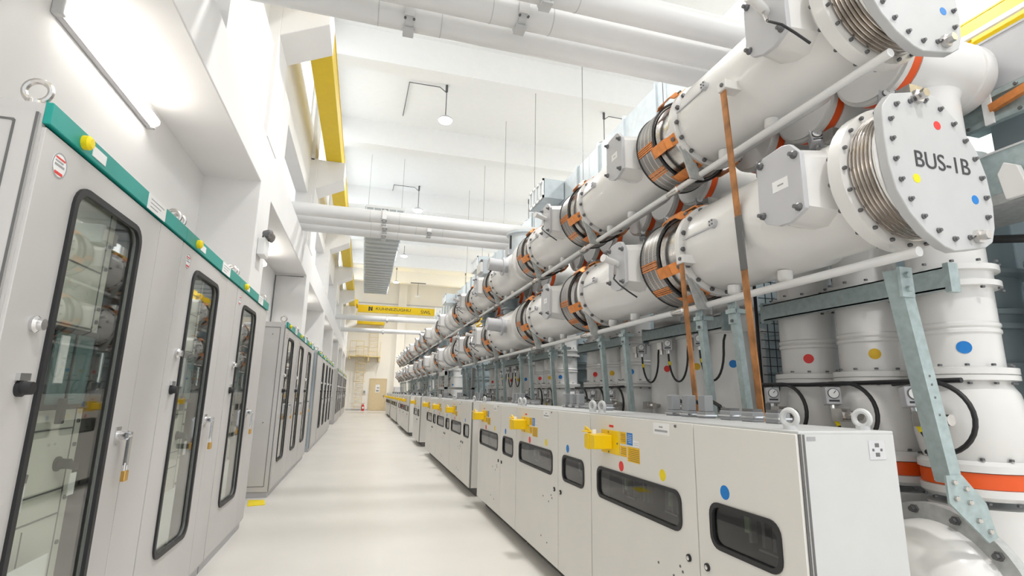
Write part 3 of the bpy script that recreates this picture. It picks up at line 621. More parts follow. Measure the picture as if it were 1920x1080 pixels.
# ================================================================ BUS DUCTS
XA = 2.49; ZB = H+1.09; ZT = H+2.10; R0 = .33
def bus_segment(kind, last=False):
    r = empty('bus_duct_segment', '', 'bus duct', (0, 0, 0), 'bus duct segments')
    L = 1.846
    # local y from 0 (start) ; collar at the far end
    body = MB().lathe([(.0, .30), (.03, .305), (.38, .305), (.44, R0), (1.20, R0), (1.26, .315), (1.30, .30)], (0, 0, 0), (0, 1, 0), 44).build('tube', 'enamel', r)
    MB().ringp([(1.28, .29), (1.28, .35), (1.335, .35), (1.335, .29)], (0, 0, 0), (0, 1, 0), 44).build('bolted_flange', 'enamel', r)
    g = MB()
    for k in range(16):
        a = 2*pi*k/16+.1; g.bolt((.325*cos(a), 1.28, .325*sin(a)), (0, -1, 0), .017, .02)
    g.build('bolt', 'bolt', r)
    sl = MB().ringp([(1.335, .27), (1.335, .335), (1.37, .335), (1.37, .31), (1.56, .31), (1.56, .33), (1.60, .33), (1.60, .27)], (0, 0, 0), (0, 1, 0), 44).build('inner_sleeve', 'steel', r)
    sc = MB().ringp([(1.565, .342), (1.565, .358), (1.81, .358), (1.81, .342)], (0, 0, 0), (0, 1, 0), 64).build('slotted_screen', 'screen', r)
    MB().torus((0, 1.56, 0), (0, 1, 0), .356, .010, 56, 8).build('rubber_edge', 'rubber', sc)
    MB().torus((0, 1.815, 0), (0, 1, 0), .356, .010, 56, 8).build('rubber_edge', 'rubber', sc)
    MB().ringp([(1.60, .27), (1.60, .33), (1.80, .33), (1.846, .30), (1.846, .27)], (0, 0, 0), (0, 1, 0), 44).build('far_flange', 'hatch', r)
    for a in (100, 133, 205, 248, 20, 320):
        ar = radians(a); rad = Vector((cos(ar), 0, sin(ar))); tan = Vector((-sin(ar), 0, cos(ar)))
        s_ = MB()
        pr = [(1.30, .352), (1.36, .352), (1.40, .385), (1.56, .385), (1.60, .368)]
        for (y0, r0), (y1, r1) in zip(pr, pr[1:]):
            s_.bar(rad*r0+Vector((0, y0, 0)), rad*r1+Vector((0, y1, 0)), .085, .008, tan)
        st = s_.build('copper_strap', 'copper', r, smooth=False)
        MB().bolt(rad*.356+Vector((0, 1.325, 0)), rad, .018, .016).build('strap_bolt', 'bolt', st)
    for a in (192, 228):                                       # copper bars lying on the screen
        ar = radians(a); rad = Vector((cos(ar), 0, sin(ar))); tan = Vector((-sin(ar), 0, cos(ar)))
        s_ = MB()
        for q in range(4): s_.bar(rad*.362+tan*(q-1.5)*.017+Vector((0, 1.58, 0)), rad*.362+tan*(q-1.5)*.017+Vector((0, 1.80, 0)), .010, .006, tan)
        s_.build('copper_link', 'copper', r, smooth=False)
    # hatch or stub on the aisle side
    if kind == 'stub':
        MB().cyl((-.25, .22, 0), (-.62, .22, .03), .105, 28).build('stub_cylinder', 'hatch', r)
        MB().ringp([(0, .10), (0, .15), (.03, .15), (.03, .10)], (-.36, .22, 0), (-1, 0, 0), 28).build('stub_flange', 'hatch', r)
    else:
        oct_ = [(-.15, .13), (-.09, .20), (-.04, .215), (.10, .205), (.15, .16), (.155, -.10), (.11, -.17), (.03, -.205), (-.05, -.21), (-.15, -.165)]
        n_ = len(oct_)
        oct2 = [(y*.9, z*.88) for y, z in oct_]
        MB().add([(-.18, .19+y*1.15, z*1.0) for y, z in oct_]+[(-.44, .19+y, z) for y, z in oct2],
                 [tuple(range(n_)), tuple(range(2*n_-1, n_-1, -1))]+[(i, (i+1) % n_, n_+(i+1) % n_, n_+i) for i in range(n_)]).build('hatch_neck', 'enamel', r)
        hp = MB().prism([(y+.19, z) for y, z in oct_], PX(-.465), PX(-.437)).build('hatch_plate', 'hatch', r, bevel=.004)
        g = MB()
        for y, z in ((-.115, .13), (.115, .165), (.125, -.12), (-.115, -.15)): g.lathe([(0, .022), (.012, .02), (.018, .012), (.035, .011)], (-.465, .19+y, z), (-1, 0, 0), 8)
        g.build('bolt', 'bolt', hp)
        if kind == 'label': 
            q = MB().box(-.4665, -.465, .13, .235, -.02, .04).build('label_plate', 'white', hp, smooth=False)
            MB().box(-.4672, -.4665, .16, .20, .005, .013).build('label_print', 'greytext', q, smooth=False)
        else:
            q = MB().cyl((-.465, .17, .02), (-.60, .12, .04), .028, 14).cyl((-.60, .12, .04), (-.63, .11, .045), .034, 14).build('sensor', 'enamel', hp)
            MB().cyl((-.50, .15, .0), (-.53, .10, -.10), .012, 8).build('sensor_valve', 'steel', hp)
            MB().tube([(-.53, .10, -.10), (-.56, .06, -.14), (-.54, .0, -.2), (-.48, -.02, -.25), (-.4, -.03, -.3)], .007, 8).build('sensor_cable', 'rubber', hp)
    for y in (.62, 1.08): MB().lathe([(0, .045), (.05, .043), (.07, .03), (.078, .012)], (-.06, y, -.325), (-.1, 0, -1), 16).build('drain_boss', 'enamel', r)
    q = MB().lathe([(0, .032), (.03, .032)], (-.325, .90, .04), (-1, 0, .1), 14).build('valve_block', 'hatch', r)
    g = MB()
    for k in range(4): g.bolt((-.357, .90+.018*cos(k*pi/2+.7), .045+.018*sin(k*pi/2+.7)), (-1, 0, 0), .006, .005)
    g.build('valve_bolt', 'bolt', q)
    MB().bar((-.333, .9, .03), (-.333, 1.25, .03), .012, .008, (0, 0, 1)).build('earth_strip', 'hatch', r)
    MB().bar((-.27, 1.31, -.20), (-.13, 1.31, -.45), .05, .012, (0, 1, 0)).prism([(-.31, -.12), (-.18, -.27), (-.08, -.46), (-.20, -.46)], PY(1.305), PY(1.32)).build('rail_bracket', 'galv2', r, smooth=False)
    return r
seg_l, seg_s, seg_t = bus_segment('label'), bus_segment('sensor'), bus_segment('stub')
used = set()
def put(src, loc, label):
    o = src if src.name not in used else copy_tree(src); used.add(src.name); o.location = loc; o['label'] = label; return o
KL = ['label', 'sensor', 'label', 'stub', 'sensor', 'label', 'sensor', 'label', 'sensor', 'label', 'label', 'sensor', 'label', 'sensor', 'label', 'label']
KT = ['sensor', 'label', 'sensor', 'stub', 'label', 'sensor', 'label', 'sensor', 'label', 'label', 'sensor', 'label', 'sensor', 'label', 'sensor', 'label']
SRC = {'label': seg_l, 'sensor': seg_s, 'stub': seg_t}
for i, y in enumerate(BY):
    for ks, zz, nm in ((KL, ZB, 'lower'), (KT, ZT, 'upper')):
        put(SRC[ks[i]], (XA, y+.265, zz), 'white %s bus duct segment with copper strapped collar, %s from the camera' % (nm, 'nearest' if i == 0 else nth(i)))
# tubes bridging the gaps between runs
for nm, zz in (('lower', ZB), ('upper', ZT)):
    for gi, (ya, yb) in enumerate(((7.435, 7.985), (13.525, 15.115), (16.965, 18.66), (24.2, 25.31), (30.86, 31.46))):
        r = empty('bus_duct_spool', 'short plain white %s bus duct piece in the %s gap between runs' % (nm, nth(gi)), 'bus duct', (XA, ya, zz), 'bus duct segments')
        MB().lathe([(0, .30), (yb-ya, .30)], (0, 0, 0), (0, 1, 0), 36).build('tube', 'enamel', r)
        m_ = (yb-ya)/2
        MB().ringp([(m_-.03, .29), (m_-.03, .35), (m_+.03, .35), (m_+.03, .29)], (0, 0, 0), (0, 1, 0), 36).build('flange', 'enamel', r)
        if gi == 1: MB().lathe([(yb-ya, .33), (yb-ya+.05, .33)], (0, 0, 0), (0, 1, 0), 36).build('end_plate', 'hatch', r)
# near end caps with bellows
capo = [(-.27, .27), (-.235, .31), (-.04, .355), (.04, .345), (.085, .315), (.18, .225), (.27, .09), (.305, -.03), (.315, -.17), (.30, -.29), (.27, -.36), (.22, -.39), (.14, -.405), (.02, -.425), (-.04, -.41), (-.14, -.35), (-.22, -.27), (-.28, -.17), (-.305, -.05), (-.31, .08), (-.305, .19), (-.295, .24)]
def endcap(zz, label, letters):
    r = empty('bus_end_cap', label, 'end cap', (XA, 1.62, zz))
    cp = MB().prism(capo, PY(0), PY(.045)).build('end_plate', 'plate', r, bevel=.004)
    # back plate, bolts
    MB().lathe([(.045, .325), (.056, .325), (.06, .30)], (0, 0, 0), (0, 1, 0), 44).build('cap_flange', 'enamel', r)
    prof = [(.055, .30)]
    for k in range(6):
        y0 = .057+k*.0205; prof += [(y0, .29), (y0+.003, .322), (y0+.0075, .330), (y0+.012, .330), (y0+.0165, .322), (y0+.0195, .29)]
    prof += [(.19, .30)]
    MB().lathe(prof, (0, 0, 0), (0, 1, 0), 52, False).build('bellows', 'bellows', r)
    MB().ringp([(.185, .27), (.185, .370), (.255, .370), (.262, .325), (.28, .305), (.28, .27)], (0, 0, 0), (0, 1, 0), 44).build('bellows_flange', 'enamel', r)
    g = MB()
    for k in range(20):
        a = 2*pi*k/20; g.bolt((.350*cos(a), .185, .350*sin(a)), (0, -1, 0), .010, .016)
    for k in range(16):
        a = 2*pi*k/16+.15; g.bolt((.35*cos(a), .255, .35*sin(a)), (0, 1, 0), .012, .02)
    g.build('flange_bolt', 'bolt', r)
    n_ = len(capo); g = MB(); acc = 0; P = [(x*.86+.0, z*.87) for x, z in capo]
    tot = sum((Vector(P[(i+1) % n_])-Vector(P[i])).length for i in range(n_)); step = tot/20; s0 = step*.3; pos = 0
    for i in range(n_):
        a, b_ = Vector(P[i]), Vector(P[(i+1) % n_]); l = (b_-a).length
        while s0 <= pos+l:
            q = a+(b_-a)*((s0-pos)/l); g.lathe([(0, .013), (.006, .013), (.008, .009), (.016, .008)], (q.x, 0, q.y), (0, -1, 0), 8); s0 += step
        pos += l
    g.build('cap_bolt', 'bolt', r)
    for x, z in ((-.08, .315), (.17, -.345)):
        t = MB().lathe([(0, .034), (.02, .034), (.022, .022), (.05, .022)], (x, 0, z), (0, -1, 0), 6).build('tie_rod_nut', 'steel', r)
    for x, z, m in ((.03, .19, 'red'), (-.15, -.10, 'ydot'), (.20, -.16, 'blue')):
        MB().lathe([(0, .022), (.001, .022)], (x, 0, z), (0, -1, 0), 28).build('phase_dot', m, r)
    if letters:
        text(letters, .115, 'text', r, Matrix.Translation((.025, -.0015, -.005)) @ Matrix.Rotation(pi/2, 4, 'X'), 'bus_lettering', .0008, sx=.98)
    return r
endcap(ZB, 'white bolted end plate of the lower bus duct, lettered BUS-1B, with steel bellows', 'BUS-1B')
endcap(ZT, 'white bolted end plate of the upper bus duct, cut by the top of the picture', None)
# tie rods running along the ducts
for nm, zz in (('lower', ZB), ('upper', ZT)):
    for (y0, y1, sec) in ((1.675, 17.4, 'near'), (18.0, 36.7, 'far')):
        r = empty('tie_rod', 'long grey tie rod under the %s bus duct, %s section' % (nm, sec), 'rod', (XA-.12, 0, zz-.425))
        MB().cyl((0, y0, 0), (0, y1, 0), .0235, 14).build('rod', 'pipe', r)
        g = MB()
        for yb in BY:
            if y0-.5 < yb < y1-1:
                g.lathe([(0, .024), (.01, .036), (.07, .036), (.10, .028), (.16, .028), (.17, .024)], (0, yb+1.84, 0), (0, 1, 0), 14)
        g.build('coupling', 'steel', r)
        r2 = empty('tie_rod', 'long grey tie rod behind the top of the %s bus duct, %s section' % (nm, sec), 'rod', (XA+.22, 0, zz+.34))
        MB().cyl((0, y0+.05, 0), (0, y1, 0), .0235, 14).build('rod', 'pipe', r2)
# earthing bars
def earthbar(p, q, dk_, label):
    p, q = Vector(p), Vector(q); r = empty('earthing_bar', label, 'earthing bar', p)
    MB().bar((0, 0, 0), q-p, .055, .008, (.1, 1, 0)).build('bar', 'bar', r, smooth=False)
    MB().box(-.02, .16, -.05, .03, -.03, .03).build('clamp_bracket', 'enamel', r, smooth=False, bevel=.004)
    MB().bolt((-.02, -.02, 0), (-1, 0, 0), .014, .012).build('clamp_bolt', 'bolt', r)
    if dk_:
        a = (q-p)*dk_[0]; b_ = (q-p)*dk_[1]
        MB().bar(a, b_, .057, .011, (.1, 1, 0)).build('black_sleeve', 'seam', r, smooth=False)
earthbar((2.10, 2.55, 3.42), (2.225, 2.55, 1.0), (.36, .50), 'long copper earthing bar with black band hanging from the upper bus duct')
earthbar((2.115, 3.12, 2.41), (2.20, 3.12, 1.0), None, 'shorter copper earthing bar hanging from the lower bus duct')
# support posts
posts = [2.98, 3.35, 4.56, 5.08, 6.17, 6.65, 7.6, 8.1, 9.2, 9.75, 10.9, 11.45, 12.7, 13.2, 18.8, 19.6, 20.7, 21.5, 22.6, 23.4, 25.4, 26.3, 27.3, 28.2, 29.2, 30.1, 31.6, 32.5, 33.5, 34.4, 35.4, 36.3]
def post(k):
    r = empty('support_post', '', 'post', (0, 0, 0), 'slender steel posts under the lower bus duct')
    s = MB()
    p, q = Vector((2.40-2.40, 0, 2.07)), Vector((2.56-2.40, 0, .0))
    s.bar(p, q, .046, .006, (0, 1, 0)); s.bar(p+Vector((.02, .022, 0)), q+Vector((.02, .022, 0)), .006, .045, (0, 1, 0)); s.bar(p+Vector((.02, -.022, 0)), q+Vector((.02, -.022, 0)), .006, .045, (0, 1, 0))
    s.build('channel', 'galv', r, smooth=False)
    MB().box(-.02, .10, -.04, .04, 2.02, 2.05).box(.0, .012, -.04, .04, 1.95, 2.12).build('head_plate', 'galv', r, smooth=False)
    MB().bolt((-.005, 0, 2.03), (-1, 0, 0), .012, .012).bolt((-.0, 0, 1.97), (-1, 0, 0), .012, .012).build('bolt', 'bolt', r)
    return r
pp = post(0)
for i, y in enumerate(posts):
    o = pp if i == 0 else copy_tree(pp); o.location = (2.40, y, 0)
    o['label'] = 'galvanised channel post under the lower bus duct, %s from the camera' % (nth(i+1) if i < 19 else 'post %d metres down the hall' % round(y*10) if False else nth(i+1) if i < 23 else 'one of the farthest')
    if i >= 23: o['label'] = 'galvanised channel post among the farthest under the lower bus duct'
np_ = empty('support_post', 'big perforated galvanised channel post nearest the camera, bolted to the grey tank flange', 'post', (2.52, 1.92, 0))
p, q = Vector((-.02, 0, 2.09)), Vector((.14, 0, 1.08))
s = MB().bar(p, q, .07, .008, (0, 1, 0)).bar(p+Vector((.03, .035, .01)), q+Vector((.03, .035, .01)), .008, .07, (0, 1, 0)).bar(p+Vector((.03, -.035, .01)), q+Vector((.03, -.035, .01)), .008, .07, (0, 1, 0))
s.build('channel', 'galv', np_, smooth=False)
g = MB()
for t in (.52, .56, .62, .70): 
    c = p+(q-p)*t; g.lathe([(0, .006), (.001, .006)], (c.x+.028, -.0395, c.z+.008), (0, -1, 0), 10)
g.build('hole', 'seam', np_)
MB().box(-.03, .05, -.055, -.04, 1.95, 2.10).bolt((.01, -.055, 2.06), (0, -1, 0), .016, .016).bolt((.01, -.055, 1.99), (0, -1, 0), .016, .016).build('head_plate', 'galv', np_, smooth=False)
fp = MB().prism([(.09, 1.12), (.19, 1.12), (.32, .99), (.36, .84), (.30, .82), (.09, 1.0)], PY(-.05), PY(-.04)).build('foot_plate', 'galv', np_, smooth=False)
g = MB()
for x, z in ((.13, 1.09), (.13, 1.02), (.20, 1.06), (.21, 1.0), (.25, .92), (.31, .87)): g.bolt((x, -.05, z), (0, -1, 0), .013, .014)
g.build('foot_bolt', 'steel', np_)
# horizontal channels carrying the poles
for i, y in enumerate(BY):
    if i > 12: break
    r = empty('channel_beam', 'horizontal galvanised channel beam in front of the breaker poles of the %s bay' % nth(i), 'channel', (2.98, y+.37, H+.66), 'channel beams in front of the breaker poles')
    MB().box(0, .008, 0, 1.34, -.06, .06).box(0, .06, 0, 1.34, .052, .06).box(0, .06, 0, 1.34, -.06, -.052).build('channel', 'galv', r, smooth=False)
    MB().box(.0, .07, -.03, 0, -.08, .08).box(0, .07, 1.34, 1.37, -.08, .08).build('end_plate', 'galv', r, smooth=False)

# ================================================================ BREAKER POLES
XP = 3.27
def gauge(parent, o, yaw=0.0, tilt=.0, name='pressure_gauge', cable=None):
    M4 = Matrix.Translation(o) @ Matrix.Rotation(yaw, 4, 'Z') @ Matrix.Rotation(tilt, 4, 'X')
    def T(mb): mb.v = [tuple(M4 @ Vector(p)) for p in mb.v]; return mb
    c = T(MB().box(-.045, .045, -.04, .04, -.055, .055)).build(name, 'hatch', parent, smooth=False, bevel=.006)
    T(MB().lathe([(0, .034), (.006, .034), (.007, .03)], (0, -.04, .012), (0, -1, 0), 20)).build('dial_rim', 'seam', c)
    T(MB().lathe([(.0072, .029), (.008, .029)], (0, -.04, .012), (0, -1, 0), 20)).build('dial', 'white', c)
    T(MB().bar((0, -.0485, .012), (.014, -.0485, .03), .004, .001, (1, 0, 0)).box(-.03, .03, -.041, -.040, -.04, -.028)).build('needle', 'text', c, smooth=False)
    T(MB().cyl((0, 0, -.055), (0, 0, -.09), .018, 10)).build('gland', 'chrome', c)
    if cable: MB().tube(cable, .010, 8).build('cable', 'rubber', c)
    return c
def arc(c, r0, r1, a0, a1, n=14, pl='yz', x=0):
    return [(x, c[0]+r0*cos(radians(a0+(a1-a0)*i/n)), c[1]+r1*sin(radians(a0+(a1-a0)*i/n))) for i in range(n+1)]
def pole(dot, smoothbody=False):
    r = empty('breaker_pole', '', 'breaker pole', (0, 0, 0), 'vertical breaker poles with coloured dots')
    fl = H-.38
    if not smoothbody:
        MB().lathe([(0, .22), (.86, .22), (.92, .235)], n=36).build('lower_tank', 'enamel', r)
        MB().lathe([(0, .235), (0.02, .255), (.055, .255), (.06, .235)], (0, 0, .96), n=36).build('lower_flange', 'enamel', r)
        MB().lathe([(0, .246), (.075, .246)], (0, 0, 1.02), n=36).build('insulator_ring', 'orange', r)
        MB().lathe([(0, .235), (.005, .255), (.04, .255), (.06, .235)], (0, 0, 1.095), n=36).build('upper_flange', 'enamel', r)
        MB().lathe([(0, .215), (.05, .235), (.14, .25), (.26, .252), (.36, .232), (.41, .205), (.44, .20)], (0, 0, 1.14), n=40).build('bulb', 'enamel', r)
        MB().lathe([(0, .20), (.005, .245), (.03, .245), (.034, .235), (.038, .245), (.07, .245), (.075, .205)], (0, 0, 1.565), n=36).build('waist_flange', 'enamel', r)
        MB().lathe([(0, .195), (.18, .195), (.19, .203), (.205, .203), (.215, .195), (.225, .203), (.24, .203), (.25, .195), (.46, .195)], (0, 0, 1.64), n=36).build('neck', 'enamel', r)
        t = MB().lathe([(0, .20), (.004, .235), (.035, .235), (.04, .205), (.09, .205), (.094, .235), (.125, .235), (.13, .20)], (0, 0, 2.08), n=36).build('head_flange', 'enamel', r)
        MB().box(-.212, -.205, -.07, .07, 2.12, 2.17).build('label_plate', 'white', t, smooth=False)
        g = MB()
        for z in (.955, 1.16, 1.56, 1.645, 2.075, 2.215):
            for k in range(12):
                a = 2*pi*k/12+.2; g.bolt((.235*cos(a) if z < 1.5 or z > 1.65 else .222*cos(a), (.235 if z < 1.5 or z > 1.65 else .222)*sin(a), z), (0, 0, -1 if z in (.955, 1.56, 2.075) else 1), .012, .012)
        g.build('flange_bolt', 'bolt', r)
        dz = 1.745
    else:
        MB().lathe([(0, .24), (2.02, .24)], n=40).build('tall_tank', 'enamel', r)
        MB().lathe([(0, .24), (.004, .256), (.04, .256), (.045, .24)], (0, 0, 2.02), n=36).build('head_flange', 'enamel', r)
        MB().lathe([(0, .19), (.2, .19)], (0, 0, 2.06), n=36).build('neck', 'enamel', r)
        dz = 1.745
    rr_ = .196 if not smoothbody else .241
    # phase dot: a curved disc patch on the cylinder, facing the aisle and camera
    a0 = radians(222); pts = []; fs = []; N = 24
    for i in range(N):
        t = 2*pi*i/N; pts.append(((rr_+.0015)*cos(a0+.034*cos(t)/rr_), (rr_+.0015)*sin(a0+.034*cos(t)/rr_), dz+.034*sin(t)))
    MB().add(pts, [tuple(range(N))]).build('phase_dot', dot, r, smooth=False)
    # upper vessel running crosswise to the upper bus duct
    zt = ZT-.04
    MB().lathe([(0, .19), (1.05, .19), (1.09, .205)], (0, 0, 2.21), n=36).build('upper_neck', 'enamel', r)
    MB().lathe([(-.385, .235), (.24, .235), (.245, .225), (.27, .225), (.275, .235), (.36, .235), (.42, .20), (.45, .12), (.455, .02)], (0, 0, zt), (1, 0, 0), 40).build('cross_vessel', 'enamel', r)
    for xx in (-.35, -.25): MB().lathe([(xx-.02, .235), (xx-.018, .256), (xx+.018, .256), (xx+.02, .235)], (0, 0, zt), (1, 0, 0), 40).build('vessel_flange', 'enamel', r)
    MB().lathe([(-.328, .252), (-.272, .252)], (0, 0, zt), (1, 0, 0), 40).build('insulator_ring', 'orange', r)
    gauge(r, (-.33, .05, 1.475), -.55, -.15, cable=None) if not smoothbody else gauge(r, (-.32, .10, 1.97), -.7, 0, cable=[(-.32, .10-.165+.165*cos(pi*i/14), 1.88-.28*sin(pi*i/14)) for i in range(15)]+[(-.31, -.225, 1.94), (-.28, -.21, 1.99)])
    v = MB().cyl((-.18, -.06, 1.36), (-.36, -.08, 1.36), .022, 10).cyl((-.33, -.02, 1.36), (-.33, -.14, 1.36), .03, 10).box(-.37, -.30, -.05, .03, 1.32, 1.40).build('gas_valve', 'steel', r)
    if smoothbody:
        MB().cyl((-.22, .20, 1.97), (-.33, .22, 1.97), .02, 10).box(-.36, -.29, .16, .245, 1.93, 2.0).cyl((-.325, .22, 1.93), (-.325, .22, 1.88), .02, 12).build('gas_valve', 'steel', r)
        MB().cyl((-.32, .085, 1.80), (-.32, .075, 1.765), .0125, 10).build('cable_tag', 'ydot', r)
    gauge(r, (-.34, -.05, H+1.79), -.6, -.3)
    MB().cyl((-.20, -.05, H+1.76), (-.33, -.05, H+1.76), .02, 10).box(-.36, -.26, -.20, -.12, H+1.72, H+1.80).build('gas_coupling', 'steel', r)
    if not smoothbody:
        MB().tube([(-.24, .22, 1.55), (-.27, .10, 1.56)]+[(-.30-.02*sin(pi*i/16), -.02-.225*sin(pi*i/16), 1.37+.19*cos(pi*i/16)) for i in range(17)]+[(-.29, .04, 1.185)], .0125, 10).build('cable', 'rubber', r)
        MB().tube([(-.33, .05, 1.40), (-.335, .04, 1.33), (-.33, -.0, 1.26), (-.32, -.05, 1.20)], .010, 8).build('gauge_cable', 'rubber', r)
        MB().cyl((-.334, .035, 1.33), (-.332, .018, 1.29), .0125, 10).build('cable_tag', 'ydot', r)
    return r
P = {}
for nm, mm in (('blue', 'blue'), ('yellow', 'odot'), ('red', 'red')):
    P[nm] = [pole(mm, False), pole(mm, True)]
BP = {0: 2.18, 1: 4.02, 2: 5.87}
for i, y in enumerate(BY):
    if i == 6: continue
    for k, nm in enumerate(('blue', 'yellow', 'red')):
        src = P[nm][1 if i % 3 == 1 else 0]
        yy = (2.18 if i == 0 else y+.55)+k*.52
        put(src, (XP, yy, 0), '%s white breaker pole marked with a %s dot, in the %s bay from the camera' % ('smooth' if i % 3 == 1 else 'flanged', nm, nth(i)))
# black cable run along the waist flanges near the camera
for i in (0, 2):
    y = 2.0 if i == 0 else 5.7
    tag(MB().tube([(XP-.27, y+1.5, 1.56), (XP-.275, y+1.0, 1.553), (XP-.275, y+.5, 1.56), (XP-.275, y, 1.565)], .014, 8).build('cable_bundle', 'rubber'), 'black cable clipped along the waist flanges of the %s breaker poles' % ('nearest' if i == 0 else 'third bay'), 'cable')
# domed end of breaker tank close to the camera, per bay in the first bays
def tank():
    r = empty('horizontal_tank', '', 'tank', (0, 0, 0), 'domed horizontal tanks near the floor')
    MB().lathe([(0, .36), (.05, .36), (.06, .2), (.118, .2)], (0, 0, 0), (1, 0, 0), 44).build('shell', 'enamel', r)
    fl_ = MB().lathe([(-.03, .36), (-.03, .425), (.03, .425), (.03, .36)], (0, 0, 0), (1, 0, 0), 48).build('flange', 'galv2', r)
    g = MB()
    for k in range(12): a = 2*pi*k/12+.35; g.lathe([(0, .022), (.015, .022), (.016, .014), (.035, .014)], (-.03, .392*cos(a), .392*sin(a)), (-1, 0, 0), 6)
    g.build('flange_bolt', 'bolt', fl_)
    dm = MB().lathe([(.03, .345), (.09, .34), (.16, .31), (.22, .25), (.26, .17), (.28, .08), (.283, .01)], (0, 0, 0), (-1, 0, 0), 44).build('dome', 'enamel', r)
    q = MB().lathe([(0, .11), (.05, .11), (.055, .095)], (-.26, .02, -.02), (-1, 0, 0), 28).build('dome_port', 'enamel', dm)
    MB().lathe([(0, .075), (.002, .075)], (-.315, .02, -.02), (-1, 0, 0), 28).build('port_recess', 'galv2', dm)
    MB().box(-.23, -.18, .13, .21, .17, .24).build('lug', 'enamel', dm, smooth=False, bevel=.008)
    MB().box(-.10, .06, -.12, .12, -.51, -.34).build('foot', 'galv2', r, smooth=False)
    return r
tk = tank()
for i, y in enumerate(BY[:12]):
    o = tk if i == 0 else copy_tree(tk)
    o.location = (2.90, y+.54, .51); o['label'] = 'white domed horizontal tank low behind the %s control cabinet from the camera' % nth(i)
tag(MB().tube([(2.62, 2.75, .98), (2.75, 2.5, 1.0), (3.0, 2.46, .98)], .05, 10).tube([(2.60, 2.9, 1.05), (2.70, 2.6, 1.07), (2.95, 2.44, 1.05)], .04, 10).tube([(2.62, 2.8, .90), (2.80, 2.52, .90), (3.0, 2.47, .9)], .05, 10).build('cable_bundle', 'rubber'), 'thick black cable bundle behind the end of the nearest control cabinet', 'cable')

# ---------------- rear rows of blue-grey tanks, screens and drive boxes
def rear():
    r = empty('rear_tank', '', 'tank', (0, 0, 0), 'blue-grey tanks behind the breaker poles')
    MB().lathe([(0, .33), (.9, .33), (1.5, .33), (1.56, .30), (1.66, .30), (1.72, .33)], n=36).build('tank', 'rearblue', r)
    t = MB().lathe([(0, .32), (.004, .36), (.04, .36), (.044, .33), (.10, .33), (.104, .36), (.14, .36), (.144, .32)], (0, 0, 1.95), n=36).build('flange', 'rearblue', r)
    MB().box(-.345, -.335, -.10, .05, 2.0, 2.04).build('label_plate', 'white', t, smooth=False)
    MB().lathe([(0, .32), (.02, .37), (.05, .37), (.06, .32)], (0, 0, 2.32), n=36).build('upper_flange', 'rearblue', r)
    MB().lathe([(0, .30), (.25, .30)], (0, 0, 1.70), n=36).build('waist', 'rearblue', r)
    MB().lathe([(0, .31), (1.1, .31), (1.2, .26), (1.26, .12)], (0, 0, 2.1), n=36).build('upper_tank', 'rearblue', r)
    g = MB()
    for k in range(9): g.box(-.337, -.333, -.1, .08, 1.2+k*.035, 1.212+k*.035)
    g.build('cooling_ribs', 'cabblue', r, smooth=False)
    return r
rt = rear(); c = 0
for i, y in enumerate(BY[:13]):
    for k, yy in enumerate((.35, 1.15)):
        o = rt if c == 0 else copy_tree(rt); c += 1
        o.location = (4.35, y+yy, 0); o['label'] = 'blue-grey tank behind the breaker poles, %s one of the %s bay' % (('nearer', 'farther')[k], nth(i))
sc_ = empty('mesh_screen', 'black wire mesh screen between the breaker pole groups of the first two bays', 'screen', (3.15, 3.62, 0))
MB().box(0, .9, -.01, .01, .0, .04).box(0, .9, -.01, .01, 2.5, 2.52).box(0, .018, -.01, .01, .0, 2.52).box(.88, .9, -.01, .01, .0, 2.52).build('frame', 'rubber', sc_, smooth=False)
g = MB()
for k in range(1, 34): g.box(.04, .86, -.003, .003, .06+k*.072, .066+k*.072)
for k in range(1, 12): g.box(.04+k*.07, .045+k*.07, -.003, .003, .06, 2.5)
g.build('wire_mesh', 'rubber', sc_, smooth=False)
# added row of dark boxes, blocking the bright right wall behind the tanks
for i in range(9):
    r = empty('blocking_box', 'added tall blue-grey box blocking the bright wall behind the rear tanks, %s from the camera' % nth(i), 'cabinet', (5.0, 1.7+i*1.9, 0), 'added boxes blocking the wall behind the rear tanks')
    MB().box(0, .6, 0, 1.7, 0, 2.9).build('body', 'rearblue', r, smooth=False, bevel=.01)
    d_ = MB().box(-.02, 0, .03, .83, .1, 2.8).build('door', 'rearblue', r, smooth=False, bevel=.004); MB().box(-.04, -.02, .75, .78, 1.2, 1.4).build('handle', 'bolt', d_, smooth=False)
    d_ = MB().box(-.02, 0, .87, 1.67, .1, 2.8).build('door', 'rearblue', r, smooth=False, bevel=.004); MB().box(-.04, -.02, .9, .93, 1.2, 1.4).build('handle', 'bolt', d_, smooth=False)
ct = empty('backdrop_tray', 'added dark tray-shaped backdrop on top of the blocking boxes behind the tanks', 'cable tray', (5.0, .6, 2.905))  # added as a dark backdrop that hides the bright right wall
MB().box(0, .6, 0, 18.4, 0, .01).box(0, .01, 0, 18.4, 0, .55).box(.59, .6, 0, 18.4, 0, .55).build('tray', 'rearblue', ct, smooth=False)
MB().tube([(.2, .1, .1), (.25, 6, .1), (.2, 12, .1), (.25, 18, .1)], .04).build('cable', 'rubber', ct)
